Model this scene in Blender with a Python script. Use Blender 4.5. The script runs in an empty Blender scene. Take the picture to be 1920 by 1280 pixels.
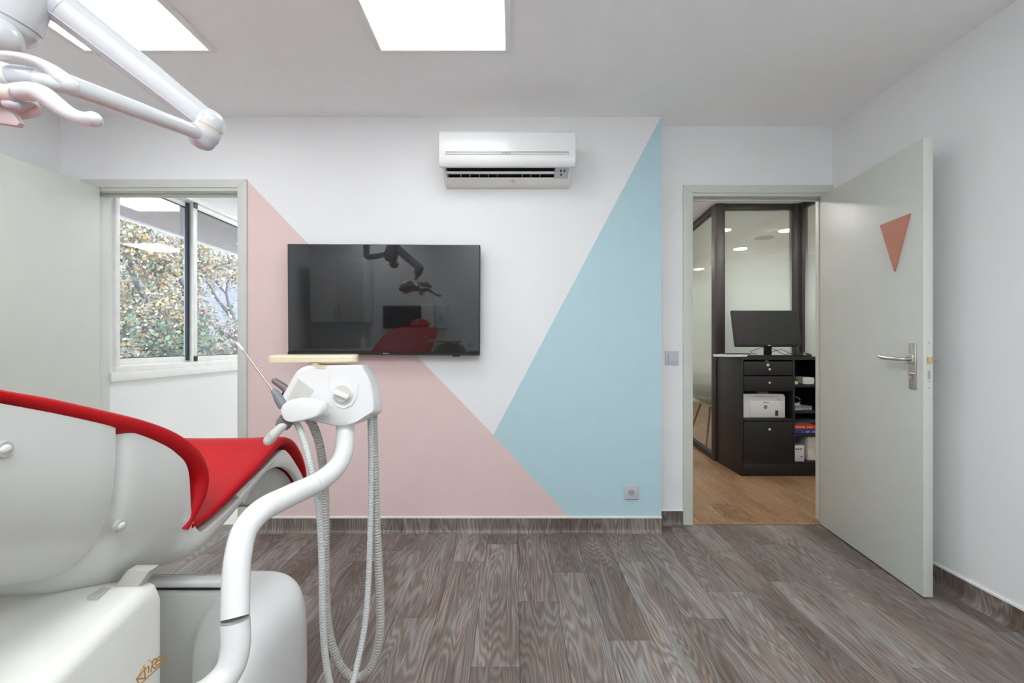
import bpy, bmesh, math, random
import numpy as np
from mathutils import Vector, Matrix
R = random.Random(7)
S = bpy.context.scene
C = S.collection
PI = math.pi
F, VX, VY, CH = 853.333, 962.0, 645.0, 1.13      # focal length in px, principal point, camera height

# ------------------------------------------------------------------ camera, world, exposure
cam_d = bpy.data.cameras.new('camera'); cam = bpy.data.objects.new('camera', cam_d); C.objects.link(cam)
cam.location = (0, 0, CH); cam.rotation_euler = (PI/2, 0, 0)
cam_d.lens = 16; cam_d.sensor_width = 36; cam_d.clip_start = .02; cam_d.clip_end = 200
cam_d.shift_x = -2/1920; cam_d.shift_y = 5/1920
S.camera = cam
W = bpy.data.worlds.new('world'); S.world = W; W.use_nodes = True
bg = W.node_tree.nodes['Background']; bg.inputs[0].default_value = (.80, .90, 1.0, 1); bg.inputs[1].default_value = 6.0
S.view_settings.view_transform = 'Standard'; S.view_settings.look = 'None'
S.view_settings.gamma = 1; S.view_settings.use_curve_mapping = False
S.view_settings.exposure = 0.06
S.cycles.max_bounces = 22; S.cycles.diffuse_bounces = 16; S.cycles.glossy_bounces = 6; S.cycles.transparent_max_bounces = 16
PANEL, PANEL_FILL = 7.8, 11.6      # radiance of the ceiling LED panels: front pair, unseen rear row added as fill

# ------------------------------------------------------------------ measuring helpers (photo pixels to metres)
def P(px, py, d): return Vector(((px-VX)*d/F, d, CH-(py-VY)*d/F))          # at depth d
def QX(px, py, X):                                                            # on the plane x = X
    d = X*F/(px-VX); return Vector((X, d, CH-(py-VY)*d/F))

# ------------------------------------------------------------------ materials
def lin(h):
    h = h.lstrip('#'); v = [int(h[i:i+2], 16)/255 for i in (0, 2, 4)]
    return tuple(c/12.92 if c <= .04045 else ((c+.055)/1.055)**2.4 for c in v)
def ramp(nt, stops):
    n = nt.nodes.new('ShaderNodeValToRGB'); e = n.color_ramp.elements
    while len(e) < len(stops): e.new(.5)
    for i, (p, c) in enumerate(stops): e[i].position = p; e[i].color = (*c, 1)
    return n
MATS = {}
def mat(name, col, rough=.5, metal=0, var=.04, scale=12, bump=0, bscale=200, coat=0, spec=.5, emit=None, trans=0):
    m = bpy.data.materials.new(name); m.use_nodes = True; nt = m.node_tree; b = nt.nodes['Principled BSDF']
    c = lin(col) if isinstance(col, str) else col
    tc = nt.nodes.new('ShaderNodeTexCoord')
    n = nt.nodes.new('ShaderNodeTexNoise'); n.inputs['Scale'].default_value = scale; n.inputs['Detail'].default_value = 3
    nt.links.new(tc.outputs['Object'], n.inputs['Vector'])
    r = ramp(nt, [(.3, tuple(x*(1-var) for x in c)), (.7, tuple(min(1, x*(1+var)) for x in c))])
    nt.links.new(n.outputs['Fac'], r.inputs[0]); nt.links.new(r.outputs[0], b.inputs['Base Color'])
    b.inputs['Roughness'].default_value = rough; b.inputs['Metallic'].default_value = metal
    b.inputs['Specular IOR Level'].default_value = spec; b.inputs['Coat Weight'].default_value = coat
    b.inputs['Coat Roughness'].default_value = .08
    if emit:
        b.inputs['Emission Color'].default_value = (*emit[0], 1); b.inputs['Emission Strength'].default_value = emit[1]
    if bump:
        n2 = nt.nodes.new('ShaderNodeTexNoise'); n2.inputs['Scale'].default_value = bscale; n2.inputs['Detail'].default_value = 2
        nt.links.new(tc.outputs['Object'], n2.inputs['Vector'])
        bp = nt.nodes.new('ShaderNodeBump'); bp.inputs['Strength'].default_value = bump; bp.inputs['Distance'].default_value = .002
        nt.links.new(n2.outputs['Fac'], bp.inputs['Height']); nt.links.new(bp.outputs[0], b.inputs['Normal'])
    MATS[name] = m; return m

def wood(name, dark, mid, light, rough, contrast=1.0, gx=9., gy=1.0, plank_var=.25):
    m = bpy.data.materials.new(name); m.use_nodes = True; nt = m.node_tree; b = nt.nodes['Principled BSDF']
    L = nt.links.new
    def N(t, **k):
        n = nt.nodes.new(t)
        for a, v in k.items(): setattr(n, a, v)
        return n
    tc = N('ShaderNodeTexCoord'); oi = N('ShaderNodeObjectInfo')
    mul = N('ShaderNodeMath', operation='MULTIPLY'); mul.inputs[1].default_value = 37.0; L(oi.outputs['Random'], mul.inputs[0])
    add = N('ShaderNodeVectorMath', operation='ADD'); cmb = N('ShaderNodeCombineXYZ')
    L(mul.outputs[0], cmb.inputs[0]); L(mul.outputs[0], cmb.inputs[1]); L(mul.outputs[0], cmb.inputs[2])
    def scaled(sx, sy):
        v = N('ShaderNodeVectorMath', operation='MULTIPLY'); v.inputs[1].default_value = (sx, sy, 1); L(tc.outputs['Object'], v.inputs[0])
        a = N('ShaderNodeVectorMath', operation='ADD'); L(v.outputs[0], a.inputs[0]); L(cmb.outputs[0], a.inputs[1]); return a.outputs[0]
    def noise(vec, sc, det, dist=0):
        n = N('ShaderNodeTexNoise'); n.inputs['Scale'].default_value = sc; n.inputs['Detail'].default_value = det; n.inputs['Distortion'].default_value = dist
        L(vec, n.inputs['Vector']); return n.outputs['Fac']
    big = noise(scaled(gx, gy), 1.0, 1.5, .25)
    k = N('ShaderNodeMath', operation='MULTIPLY'); k.inputs[1].default_value = 150.; L(big, k.inputs[0])
    fine = noise(scaled(70., 2.2), 1.0, 4)
    k2 = N('ShaderNodeMath', operation='MULTIPLY_ADD'); k2.inputs[1].default_value = 5.; L(fine, k2.inputs[0]); L(k.outputs[0], k2.inputs[2])
    sn = N('ShaderNodeMath', operation='SINE'); L(k2.outputs[0], sn.inputs[0])
    rings = N('ShaderNodeMapRange'); rings.inputs[1].default_value = -1; rings.inputs[2].default_value = 1; L(sn.outputs[0], rings.inputs[0])
    fib = noise(scaled(260., 7.), 1.0, 3)
    patch = noise(scaled(5., .9), 1.3, 4, .8)
    # value = .30 rings + .45 fibre + .55 patch
    def mad(a, f, c):
        n = N('ShaderNodeMath', operation='MULTIPLY_ADD'); L(a, n.inputs[0]); n.inputs[1].default_value = f
        if isinstance(c, float): n.inputs[2].default_value = c
        else: L(c, n.inputs[2])
        return n.outputs[0]
    v = mad(rings.outputs[0], .26*contrast, .5-.13*contrast)
    v = mad(fib, .75*contrast, v); v = mad(patch, .85*contrast, v)
    v = mad(oi.outputs['Random'], plank_var, v)
    mr = N('ShaderNodeMapRange'); mr.inputs[1].default_value = .5+.40*contrast*1.0+plank_var*.5; mr.inputs[2].default_value = .5+1.22*contrast+plank_var*.5
    L(v, mr.inputs[0])
    r = ramp(nt, [(.0, dark), (.45, mid), (1., light)]); L(mr.outputs[0], r.inputs[0])
    warm = noise(scaled(11., 1.6), 1.7, 3, .6); wr = ramp(nt, [(.42, (.985, 1.0, 1.02)), (.64, (1.05, .95, .87))]); L(warm, wr.inputs[0])
    tint = N('ShaderNodeMix', data_type='RGBA', blend_type='MULTIPLY'); tint.inputs[0].default_value = 1.0; L(r.outputs[0], tint.inputs[6]); L(wr.outputs[0], tint.inputs[7])
    L(tint.outputs[2], b.inputs['Base Color'])
    b.inputs['Roughness'].default_value = rough; b.inputs['Specular IOR Level'].default_value = .4
    bp = N('ShaderNodeBump'); bp.inputs['Strength'].default_value = .25; bp.inputs['Distance'].default_value = .001
    L(fib, bp.inputs['Height']); L(bp.outputs[0], b.inputs['Normal'])
    MATS[name] = m; return m

def thin_glass(name, tint=(1, 1, 1), spec=1.5, frost=None):
    m = bpy.data.materials.new(name); m.use_nodes = True; nt = m.node_tree; L = nt.links.new
    for n in list(nt.nodes):
        if n.type == 'BSDF_PRINCIPLED': nt.nodes.remove(n)
    out = nt.nodes['Material Output']
    t = nt.nodes.new('ShaderNodeBsdfTransparent'); t.inputs[0].default_value = (*tint, 1)
    g = nt.nodes.new('ShaderNodeBsdfGlossy'); g.inputs['Roughness'].default_value = .01
    f = nt.nodes.new('ShaderNodeFresnel')
    gb = nt.nodes.new('ShaderNodeNewGeometry'); io = nt.nodes.new('ShaderNodeMath'); io.operation = 'MULTIPLY_ADD'
    io.inputs[1].default_value = 1/spec-spec; io.inputs[2].default_value = spec; L(gb.outputs['Backfacing'], io.inputs[0]); L(io.outputs[0], f.inputs[0])   # same reflectance on both faces of the thin pane
    mx = nt.nodes.new('ShaderNodeMixShader'); L(f.outputs[0], mx.inputs[0])
    base = t.outputs[0]
    if frost:                       # vertical film: clear below z0, frosted between z1 and z2, clear above z3
        z0, z1, z2, z3, amount = frost
        tr = nt.nodes.new('ShaderNodeBsdfTranslucent'); tr.inputs[0].default_value = (.86, .92, .89, 1)
        df = nt.nodes.new('ShaderNodeBsdfDiffuse'); df.inputs[0].default_value = (.80, .85, .82, 1)
        m2 = nt.nodes.new('ShaderNodeMixShader'); m2.inputs[0].default_value = .5; L(tr.outputs[0], m2.inputs[1]); L(df.outputs[0], m2.inputs[2])
        ge = nt.nodes.new('ShaderNodeNewGeometry'); sp = nt.nodes.new('ShaderNodeSeparateXYZ'); L(ge.outputs['Position'], sp.inputs[0])
        mr = nt.nodes.new('ShaderNodeMapRange'); mr.inputs[1].default_value = 0; mr.inputs[2].default_value = 3; L(sp.outputs[2], mr.inputs[0])
        r = ramp(nt, [(z0/3, (0, 0, 0)), (z1/3, (amount,)*3), (z2/3, (amount,)*3), (z3/3, (.12, .12, .12))]); L(mr.outputs[0], r.inputs[0])
        m3 = nt.nodes.new('ShaderNodeMixShader'); L(r.outputs[0], m3.inputs[0]); L(t.outputs[0], m3.inputs[1]); L(m2.outputs[0], m3.inputs[2])
        base = m3.outputs[0]
    L(base, mx.inputs[1]); L(g.outputs[0], mx.inputs[2]); L(mx.outputs[0], out.inputs[0])
    MATS[name] = m; return m

WALL = mat('white wall paint', (.785, .79, .80), .75, bump=.25, bscale=350, var=.01, scale=3)
PINK = mat('pink wall paint', (.72, .555, .535), .7, bump=.25, bscale=350, var=.01)
BLUE = mat('blue wall paint', (.455, .63, .69), .7, bump=.25, bscale=350, var=.01)
CEIL = mat('ceiling paint', (.90, .90, .91), .85, bump=.1, bscale=300, var=.01)
GREY = mat('grey green door paint', (.59, .605, .56), .42, bump=.12, bscale=250, var=.015)
CAULK = mat('white trim', (.82, .82, .80), .5)
PLAST = mat('white plastic', (.73, .735, .74), .28, coat=.25, var=.01)
PLASTY = mat('cream white plastic', (.80, .79, .745), .3, coat=.3, var=.015)
ENAMEL = mat('glossy white enamel', (.72, .72, .72), .14, coat=.6, var=.01)
LAMPW = mat('glossy lamp white', (.58, .59, .61), .2, coat=.6, var=.01)
LAMPG = mat('blue grey lamp trim', (.50, .52, .58), .25, coat=.3)
IVORY = mat('ivory tray plastic', (.62, .56, .385), .3, coat=.3, var=.02)
BEIGE = mat('beige collar', (.62, .54, .45), .35)
RED = mat('red vinyl', (.42, .003, .007), .48, var=.06, scale=5, bump=.12, bscale=420, spec=.2)
SHELL = mat('pale grey plastic shell', (.63, .63, .61), .35, coat=.2, var=.015, scale=4)
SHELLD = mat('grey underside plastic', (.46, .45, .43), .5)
DARK = mat('black plastic', (.012, .012, .013), .35)
GREYP = mat('mid grey plastic', (.36, .35, .34), .4)
SLATE = mat('slate grey rubber', (.19, .20, .23), .4)
TAUPE = mat('taupe grey plastic', (.16, .14, .14), .4)
HOSE1 = mat('pale grey hose', (.50, .52, .51), .4)
HOSE2 = mat('beige grey hose', (.40, .39, .36), .4)
STEEL = mat('brushed steel', (.58, .56, .53), .3, metal=1, var=.08, scale=60)
BRASS = mat('brass', (.80, .58, .26), .3, metal=1)
SCREEN = mat('dark glass screen', (.010, .010, .011), .03, spec=.75, var=.0)
MATTE = mat('matt monitor screen', (.018, .018, .019), .3, var=.0)
CORAL = mat('coral panel', (.50, .20, .14), .6)
LED = mat('led diffuser', (.9, .9, .9), .6, emit=((.93, .99, 1.0), PANEL))
LED_FILL = mat('led fill rear', (.9, .9, .9), .6, emit=((.93, .99, 1.0), PANEL_FILL))
LEDW = mat('led diffuser side room', (.9, .9, .9), .6, emit=((.97, .99, 1.0), 15))
ALU = mat('white aluminium', (.82, .82, .80), .35)
NAVY = mat('dark shadow strip and gasket', (.03, .035, .05), .5)
CABD = mat('charcoal laminate', (.015, .015, .017), .42, var=.08)
CABL = mat('brown black frame', (.040, .034, .033), .45, var=.08)
GOLD = mat('gold lettering', (.50, .24, .03), .35, metal=.2)
INK = mat('dark print', (.04, .04, .045), .6)
LIGHTG = mat('light grey plastic', (.55, .57, .63), .4)
SOCK = mat('lilac grey switch plastic', (.50, .51, .58), .4)
PAPER = mat('white cardboard', (.72, .72, .72), .7, var=.03)
BOOKR = mat('red book cover', (.55, .03, .02), .45)
BOOKB = mat('blue book cover', (.02, .05, .28), .45)
YEL = mat('pale yellow paper', (.80, .72, .36), .6)
LILAC = mat('lilac plastic film', (.42, .36, .46), .35)
ORANGE = mat('orange print', (.75, .25, .04), .6)
CREAMF = mat('cream vinyl floor', (.72, .70, .64), .4)
FLOORW = wood('grey brown plank vinyl', (.082, .060, .048), (.165, .137, .121), (.35, .335, .325), .42)
OAK = wood('oak plank vinyl', (.12, .062, .028), (.26, .155, .082), (.40, .27, .165), .42, plank_var=.12)
GLASS = thin_glass('window glass', (.97, .985, 1.0), 1.5)
FROST = thin_glass('partly frosted glass', (.93, .97, .95), 1.5, (.62, .95, 1.45, 2.1, .90))

# ------------------------------------------------------------------ mesh helpers
ORI = {}
def obj(name, bm, m, parent=None, sharp=35, flat=False):
    o_ = ORI.get(parent.name, Vector()) if parent else Vector()
    if o_.length: bmesh.ops.translate(bm, verts=bm.verts, vec=-o_)
    if not flat: bmesh.ops.recalc_face_normals(bm, faces=bm.faces)
    me = bpy.data.meshes.new(name); bm.to_mesh(me); bm.free()
    for x in (m if isinstance(m, (list, tuple)) else [m]): me.materials.append(x)
    if not flat:
        me.polygons.foreach_set('use_smooth', [True]*len(me.polygons))
        me.set_sharp_from_angle(angle=math.radians(sharp))
    o = bpy.data.objects.new(name, me); C.objects.link(o)
    if parent: o.parent = parent
    ORI[o.name] = o_
    return o
def tag(o, label=None, cat=None, group=None, kind=None):
    if label: o['label'] = label
    if cat: o['category'] = cat
    if group: o['group'] = group
    if kind: o['kind'] = kind
    return o
def thing(name, label, cat, loc, group=None):
    o = bpy.data.objects.new(name, None); C.objects.link(o); o.location = loc; o.empty_display_size = .05
    ORI[o.name] = Vector(loc); return tag(o, label, cat, group)
def struct(name, loc=(0, 0, 0), label=None):
    o = bpy.data.objects.new(name, None); C.objects.link(o); o.location = loc; o.empty_display_size = .05
    ORI[o.name] = Vector(loc); return tag(o, label, kind='structure')
def B(): return bmesh.new()
def box(bm, lo, hi, bev=0, seg=2, M=None):
    lo, hi = Vector(lo), Vector(hi)
    r = bmesh.ops.create_cube(bm, size=1); vs = r['verts']
    for v in vs: v.co = Vector([lo[i]+(v.co[i]+.5)*(hi[i]-lo[i]) for i in range(3)])
    if bev:
        es = list({e for v in vs for e in v.link_edges})
        bv = bmesh.ops.bevel(bm, geom=es, offset=bev, segments=seg, profile=.5, affect='EDGES')
        vs = list({v for f in bv['faces'] for v in f.verts} | {v for v in vs if v.is_valid})
    if M is not None:
        for v in vs: v.co = M @ v.co
    return bm
def bx(lo, hi, bev=0, seg=2, M=None): return box(B(), lo, hi, bev, seg, M)
def prism(bm, poly, vec, bev=0, seg=2):
    """closed polygon (list of 3D points) extruded along vec"""
    vec = Vector(vec); a = [bm.verts.new(Vector(p)) for p in poly]; b = [bm.verts.new(Vector(p)+vec) for p in poly]
    n = len(poly); fs = [bm.faces.new(a), bm.faces.new(b[::-1])]
    for i in range(n): fs.append(bm.faces.new((a[i], b[i], b[(i+1) % n], a[(i+1) % n])))
    bmesh.ops.recalc_face_normals(bm, faces=fs)
    if bev:
        es = list({e for f in fs[:2] for e in f.edges})
        bmesh.ops.bevel(bm, geom=es, offset=bev, segments=seg, profile=.5, affect='EDGES')
    return bm
def cr(pts, n=8):
    """Catmull-Rom through points of any dimension"""
    p = [np.array(q, float) for q in pts]; p = [2*p[0]-p[1]]+p+[2*p[-1]-p[-2]]; o = []
    for i in range(1, len(p)-2):
        for k in range(n):
            t = k/n; o.append(.5*((2*p[i])+(-p[i-1]+p[i+1])*t+(2*p[i-1]-5*p[i]+4*p[i+1]-p[i+2])*t*t+(-p[i-1]+3*p[i]-3*p[i+1]+p[i+2])*t**3))
    o.append(p[-2]); return o
def rings(bm, rs, cap=True, closed=True):
    vs = [[bm.verts.new(Vector(p)) for p in r] for r in rs]; n = len(rs[0]); fs = []
    for a, b in zip(vs, vs[1:]):
        for i in range(n if closed else n-1): fs.append(bm.faces.new((a[i], a[(i+1) % n], b[(i+1) % n], b[i])))
    if cap: fs.append(bm.faces.new(vs[0][::-1])); fs.append(bm.faces.new(vs[-1]))
    bmesh.ops.recalc_face_normals(bm, faces=fs); return bm
def tube(bm, pts, rad, seg=16, cap=True, round_end=False, squash=None):
    """pts Vectors, rad scalar or list; squash=(sx, sy) shapes the section"""
    pts = [Vector(p) for p in pts]; n = len(pts); rad = [rad]*n if not hasattr(rad, '__len__') else list(rad)
    if round_end:
        def dome(p, q, r):
            d = (p-q).normalized(); return [(p+d*r*math.sin(a), max(r*math.cos(a), r*.04)) for a in (.5, 1.0, 1.35, 1.55)]
        e = dome(pts[-1], pts[-2], rad[-1]); s = dome(pts[0], pts[1], rad[0])[::-1]
        pts = [a for a, _ in s]+pts+[a for a, _ in e]; rad = [b for _, b in s]+rad+[b for _, b in e]; n = len(pts)
    ts = []
    for i in range(n):
        t = pts[min(i+1, n-1)]-pts[max(i-1, 0)]; ts.append(t.normalized())
    u = ts[0].orthogonal().normalized()
    if squash:
        w = Vector((0, 0, 1)) if abs(ts[0].z) < .9 else Vector((0, 1, 0)); u = (w-ts[0]*w.dot(ts[0])).normalized()
    rs = []
    for i in range(n):
        u = (u-ts[i]*u.dot(ts[i])).normalized(); v = ts[i].cross(u); sx, sy = squash or (1, 1)
        rs.append([pts[i]+u*math.cos(2*PI*k/seg)*rad[i]*sx+v*math.sin(2*PI*k/seg)*rad[i]*sy for k in range(seg)])
    return rings(bm, rs, cap)
def cyl(bm, a, b, r, seg=24, r2=None, bev=0):
    a, b = Vector(a), Vector(b); r2 = r if r2 is None else r2; d = b-a
    if bev:
        e = d.normalized()*bev; return tube(bm, [a, a+e, b-e, b], [r-bev, r, r2, r2-bev], seg)
    return tube(bm, [a, b], [r, r2], seg)
def ellipsoid(bm, c, r, M=None, seg=32):
    q = bmesh.ops.create_uvsphere(bm, u_segments=seg, v_segments=seg//2, radius=1)
    for v in q['verts']:
        v.co = Vector((v.co.x*r[0], v.co.y*r[1], v.co.z*r[2]))
        if M is not None: v.co = M @ v.co
        v.co += Vector(c)
    return bm
def sp(a, e): return math.copysign(abs(a)**e, a)
def hose(pts, r, pitch=.0075, amp=.13, seg=14):
    p = [Vector(q) for q in cr(pts, 60)]; L = [0]
    for a, b in zip(p, p[1:]): L.append(L[-1]+(b-a).length)
    n = int(L[-1]/pitch*3); s = np.linspace(0, L[-1], n)
    P_ = np.array([tuple(q) for q in p]); xs = [np.interp(s, L, P_[:, i]) for i in range(3)]
    return tube(B(), [Vector((xs[0][i], xs[1][i], xs[2][i])) for i in range(n)], [r*(1-amp if i % 3 == 0 else 1) for i in range(n)], seg)
def text(s, size, M, ext=.0004, align='CENTER'):
    cu = bpy.data.curves.new('text', 'FONT'); cu.body = s; cu.size = size; cu.extrude = ext; cu.align_x = align; cu.align_y = 'CENTER'
    cu.resolution_u = 3
    o = bpy.data.objects.new('text', cu); C.objects.link(o); dg = bpy.context.evaluated_depsgraph_get()
    me = bpy.data.meshes.new_from_object(o.evaluated_get(dg)); bm = B(); bm.from_mesh(me)
    bpy.data.objects.remove(o); bpy.data.curves.remove(cu); bpy.data.meshes.remove(me)
    for v in bm.verts: v.co = M @ v.co
    return bm
FACE = Matrix.Rotation(PI/2, 4, 'X')            # text standing up, read from the camera's side
def at(x, y, z, M=FACE): return Matrix.Translation((x, y, z)) @ M

# ------------------------------------------------------------------ room shell
ZC = 2.494; YA = 2.852; YB = 2.734; XL = -2.721; XR = 2.0; XS = .891; YK = -.81
T = .105                                              # wall thickness beyond the room face
b = B()
box(b, (XS-.02, YA, 0), (1.115, YA+T, ZC)); box(b, (1.115, YA, 2.066), (1.975, YA+T, ZC)); box(b, (1.975, YA, 0), (XR+.1, YA+T, ZC))
tag(obj('wall_back', b, WALL, flat=True), 'recessed white wall around the right doorway', kind='structure')
# feature wall with painted shapes
DX0, DX1, DZ = -2.545, -1.640, 2.065                   # left doorway
b = B()
box(b, (XL-.1, YB, 0), (DX0, YA, ZC)); box(b, (DX0, YB, DZ), (DX1, YA, ZC)); box(b, (DX1, YB, 0), (XS, YA, ZC))
for mi, poly in ((1, ((464, 339), (925, 815), (1070, 972), (464, 972))), (2, ((1238.5, 221), (1239.9, 225), (1239.9, 972), (1070, 972), (925, 815)))):
    f = b.faces.new([b.verts.new(P(x, y, YB-.0006)) for x, y in poly]); f.material_index = mi
    f.normal_update()
    if f.normal.y > 0: f.normal_flip()
tag(obj('wall_front', b, [WALL, PINK, BLUE], flat=True), 'white wall painted with a pink and a pale blue triangle', kind='structure')
tag(obj('wall_left', bx((XL-.1, YK, 0), (XL, YB, ZC)), WALL), 'white left wall behind the open door', kind='structure')
tag(obj('wall_right', bx((XR, YK, 0), (XR+.1, YA, ZC)), WALL), 'white right wall', kind='structure')
tag(obj('wall_rear', bx((XL-.1, YK-.1, 0), (XR+.1, YK, ZC)), WALL), 'white wall behind the dental chair', kind='structure')
# ceiling with openings for the light panels is one slab; panels hang just under it
tag(obj('ceiling', bx((XL-.1, YK-.1, ZC), (XR+.1, YA+T, ZC+.1)), CEIL), 'plain pale grey ceiling', kind='structure')

# floor planks
floor = struct('floor', (0, 0, 0), 'grey brown wood effect plank floor')
obj('underlay', bx((XL-.1, YK-.1, -.06), (XR+.1, YA, -.0045)), DARK, floor)
PW, PLN, X0, ROT = .171, .98, .0242, math.radians(.45)
JO = {-4: 2.49, -3: 1.881, -2: 2.368, -1: 1.596, 0: 2.0, 1: 2.257, 2: 1.737, 3: 2.365, 4: 1.875, 5: 2.077, 6: 2.478, 7: 2.171, 8: 1.59, 9: 1.87, 10: 2.286}
def plank_mesh(name, w, l, m, th=.005, gap=.0011):
    bm = bx((-w/2+gap/2, -l/2+gap/2, -th), (w/2-gap/2, l/2-gap/2, 0), .0008, 1)
    me = bpy.data.meshes.new(name); bm.to_mesh(me); bm.free(); me.materials.append(m); return me
full = plank_mesh('plank', PW, PLN, FLOORW)
def lay(root, me_full, pw, pl, x0, k0, k1, joints, ylo, yhi, xlo, xhi, m, rot=0.):
    for k in range(k0, k1):
        xa, xb = max(x0+k*pw, xlo), min(x0+(k+1)*pw, xhi)
        if xb-xa < .01: continue
        j = joints.get(k); j = R.uniform(0, pl) if j is None else j
        y = j-math.ceil((j-ylo)/pl)*pl
        while y < yhi:
            ya, yb = max(y, ylo), min(y+pl, yhi); y += pl
            if yb-ya < .01: continue
            me = me_full if (abs(xb-xa-pw) < 1e-4 and abs(yb-ya-pl) < 1e-4) else plank_mesh('plank', xb-xa, yb-ya, m)
            o = bpy.data.objects.new('plank', me); C.objects.link(o); o.parent = root
            c = Vector(((xa+xb)/2, (ya+yb)/2, 0))
            if rot:
                p = Vector((.0242, 1.518, 0)); c = p+Matrix.Rotation(-rot, 3, 'Z') @ (c-p); o.rotation_euler.z = -rot
            o.location = c
lay(floor, full, PW, PLN, X0, -17, 12, JO, YK-.05, YA-.004, XL-.05, XR+.03, FLOORW, ROT*0)

# skirting: upstand of the same vinyl with a cove at its foot, one piece per plank column
SKH = .088
def skirt_mesh(w):
    prof = [(0, 0), (0, SKH), (.006, SKH), (.0065, .03), (.009, .016), (.015, .007), (.026, .001), (.026, 0)]   # (z out, y up)
    bm = B(); prism(bm, [(-w/2+.0005, y, z) for z, y in prof], (w-.001, 0, 0))
    me = bpy.data.meshes.new('skirting_board'); bm.to_mesh(me); bm.free(); me.materials.append(FLOORW); return me
sk = skirt_mesh(PW)
def skirt(name, a, bpt, rz, label):
    a, bpt = Vector((*a, 0)), Vector((*bpt, 0)); d = (bpt-a); n = d.length; d.normalize()
    root = struct(name, tuple(a), label); t = 0.0; first = True
    if rz == 0: t0 = ((a.x-X0) % PW)
    else: t0 = 0
    while t < n-.002:
        w = min((PW-t0 if first else PW), n-t); first = False
        o = bpy.data.objects.new('skirting_board', sk if abs(w-PW) < 1e-5 else skirt_mesh(w)); C.objects.link(o); o.parent = root
        o.location = d*(t+w/2); o.rotation_euler = (PI/2, 0, rz); t += w
    out = Vector((math.sin(rz), -math.cos(rz), 0)) if rz == 0 else Vector((-1, 0, 0)) if rz < 0 else Vector((1, 0, 0))
    bm = B(); c = [a+out*0, bpt+out*0, bpt+out*.0075, a+out*.0075]
    prism(bm, [p+Vector((0, 0, SKH-.001)) for p in c], (0, 0, .009)); obj('sealant_bead', bm, CAULK, root)
skirt('baseboard_front', (-1.594, YB), (XS, YB), 0, 'grey vinyl skirting under the painted wall')
skirt('baseboard_back', (XS, YA), (1.063, YA), 0, 'short grey vinyl skirting beside the right door')
skirt('baseboard_right', (XR, YA), (XR, YK), -PI/2, 'grey vinyl skirting along the right wall')
skirt('baseboard_left', (XL, YK), (XL, YB), PI/2, 'grey vinyl skirting along the left wall')

# ------------------------------------------------------------------ door frames and doors
def door_frame(name, x0, x1, yf, yb, zh, cw, label, out=.012, chw=.050):
    """x0..x1 clear opening, yf room face, zh underside of head"""
    r = struct(name, (x0, yf, 0), label)
    def cas(poly): bm = B(); prism(bm, [Vector((x, yf-out, z)) for x, z in poly], (0, out, 0), .003, 2); return bm
    obj('casing', cas([(x0-cw, 0), (x0, 0), (x0, zh+.018), (x0-cw, zh+.018+chw)]), GREY, r)
    cx = min(cw, XR-.001-x1) if x1 > 0 else cw
    obj('casing', cas([(x1, 0), (x1+cx, 0), (x1+cx, zh+.018+chw), (x1, zh+.018)]), GREY, r)
    obj('casing', cas([(x0-cw, zh+.018+chw), (x0, zh+.018), (x1, zh+.018), (x1+cx, zh+.018+chw)]), GREY, r)
    obj('jamb', bx((x0-.03, yf-.004, 0), (x0, yb, zh+.012), .002), GREY, r)
    obj('jamb', bx((x1, yf-.004, 0), (x1+.03, yb, zh+.012), .002), GREY, r)
    obj('head', bx((x0, yf-.004, zh), (x1, yb, zh+.03), .002), GREY, r)
    obj('door_stop', bx((x0, yf+.05, zh-.014), (x1, yf+.066, zh), .002), GREY, r)
    obj('door_stop', bx((x1-.014, yf+.05, 0), (x1, yf+.066, zh), .002), GREY, r)
    return r
door_frame('trim_1', -2.535, -1.650, YB, YA+.01, 2.049, .055, 'grey green frame of the left doorway')
door_frame('trim_2', 1.123, 1.965, YA, YA+T+.002, 2.056, .060, 'grey green frame of the right doorway')

def lever(root, M, side):
    """handle set on the leaf face; local x along the leaf from hinge, y outwards from the face, z up"""
    def tr(bm):
        for v in bm.verts: v.co = M @ v.co
        return bm
    s = side
    def yb(a, b): return (min(a*s, b*s), max(a*s, b*s))
    y0, y1 = yb(0, .007)
    pl = obj('lock_plate', tr(bx((.750, y0, .925), (.790, y1, 1.140), .003, 3)), STEEL, root)
    y0, y1 = yb(.004, .018)
    obj('handle_boss', tr(bx((.753, y0, 1.040), (.787, y1, 1.084), .004, 3)), STEEL, pl)
    b = B(); tube(b, cr([(.770, .012*s, 1.062), (.768, .045*s, 1.062), (.745, .058*s, 1.062), (.70, .058*s, 1.063), (.66, .058*s, 1.066), (.635, .056*s, 1.070)], 6), [.0105]*12+[.010]*8+[.011]*11, 14, round_end=True, squash=(.85, 1)); obj('lever_handle', tr(b), STEEL, pl)
    b = B(); cyl(b, (.770, .006*s, .995), (.770, .020*s, .995), .0085, 18, bev=.001); box(b, (.7655, min(.006*s, .018*s), .969), (.7745, max(.006*s, .018*s), .995), .002)
    obj('lock_cylinder', tr(b), STEEL, pl)
def door_leaf(name, hinge, ang, w, h, th, flip, label):
    """hinge: point on the floor at the hinge, leaf runs from it towards -y turned by ang"""
    r = struct(name, hinge, label)
    # local x along leaf -> world (-sin(ang), -cos(ang)); local y (outwards, face looking at room centre)
    ux = Vector((-math.sin(ang), -math.cos(ang), 0)); uy = Vector((-math.cos(ang), math.sin(ang), 0))*flip
    M = Matrix(((ux.x, uy.x, 0, hinge[0]), (ux.y, uy.y, 0, hinge[1]), (0, 0, 1, 0), (0, 0, 0, 1)))
    leaf = obj('door_leaf', bx((0, -th, .008), (w, 0, h), .0018, 2, M), GREY, r)
    lever(r, M, 1)
    M2 = M @ Matrix.Translation((0, -th, 0)); lever(r, M2, -1)
    return r, M
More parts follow.
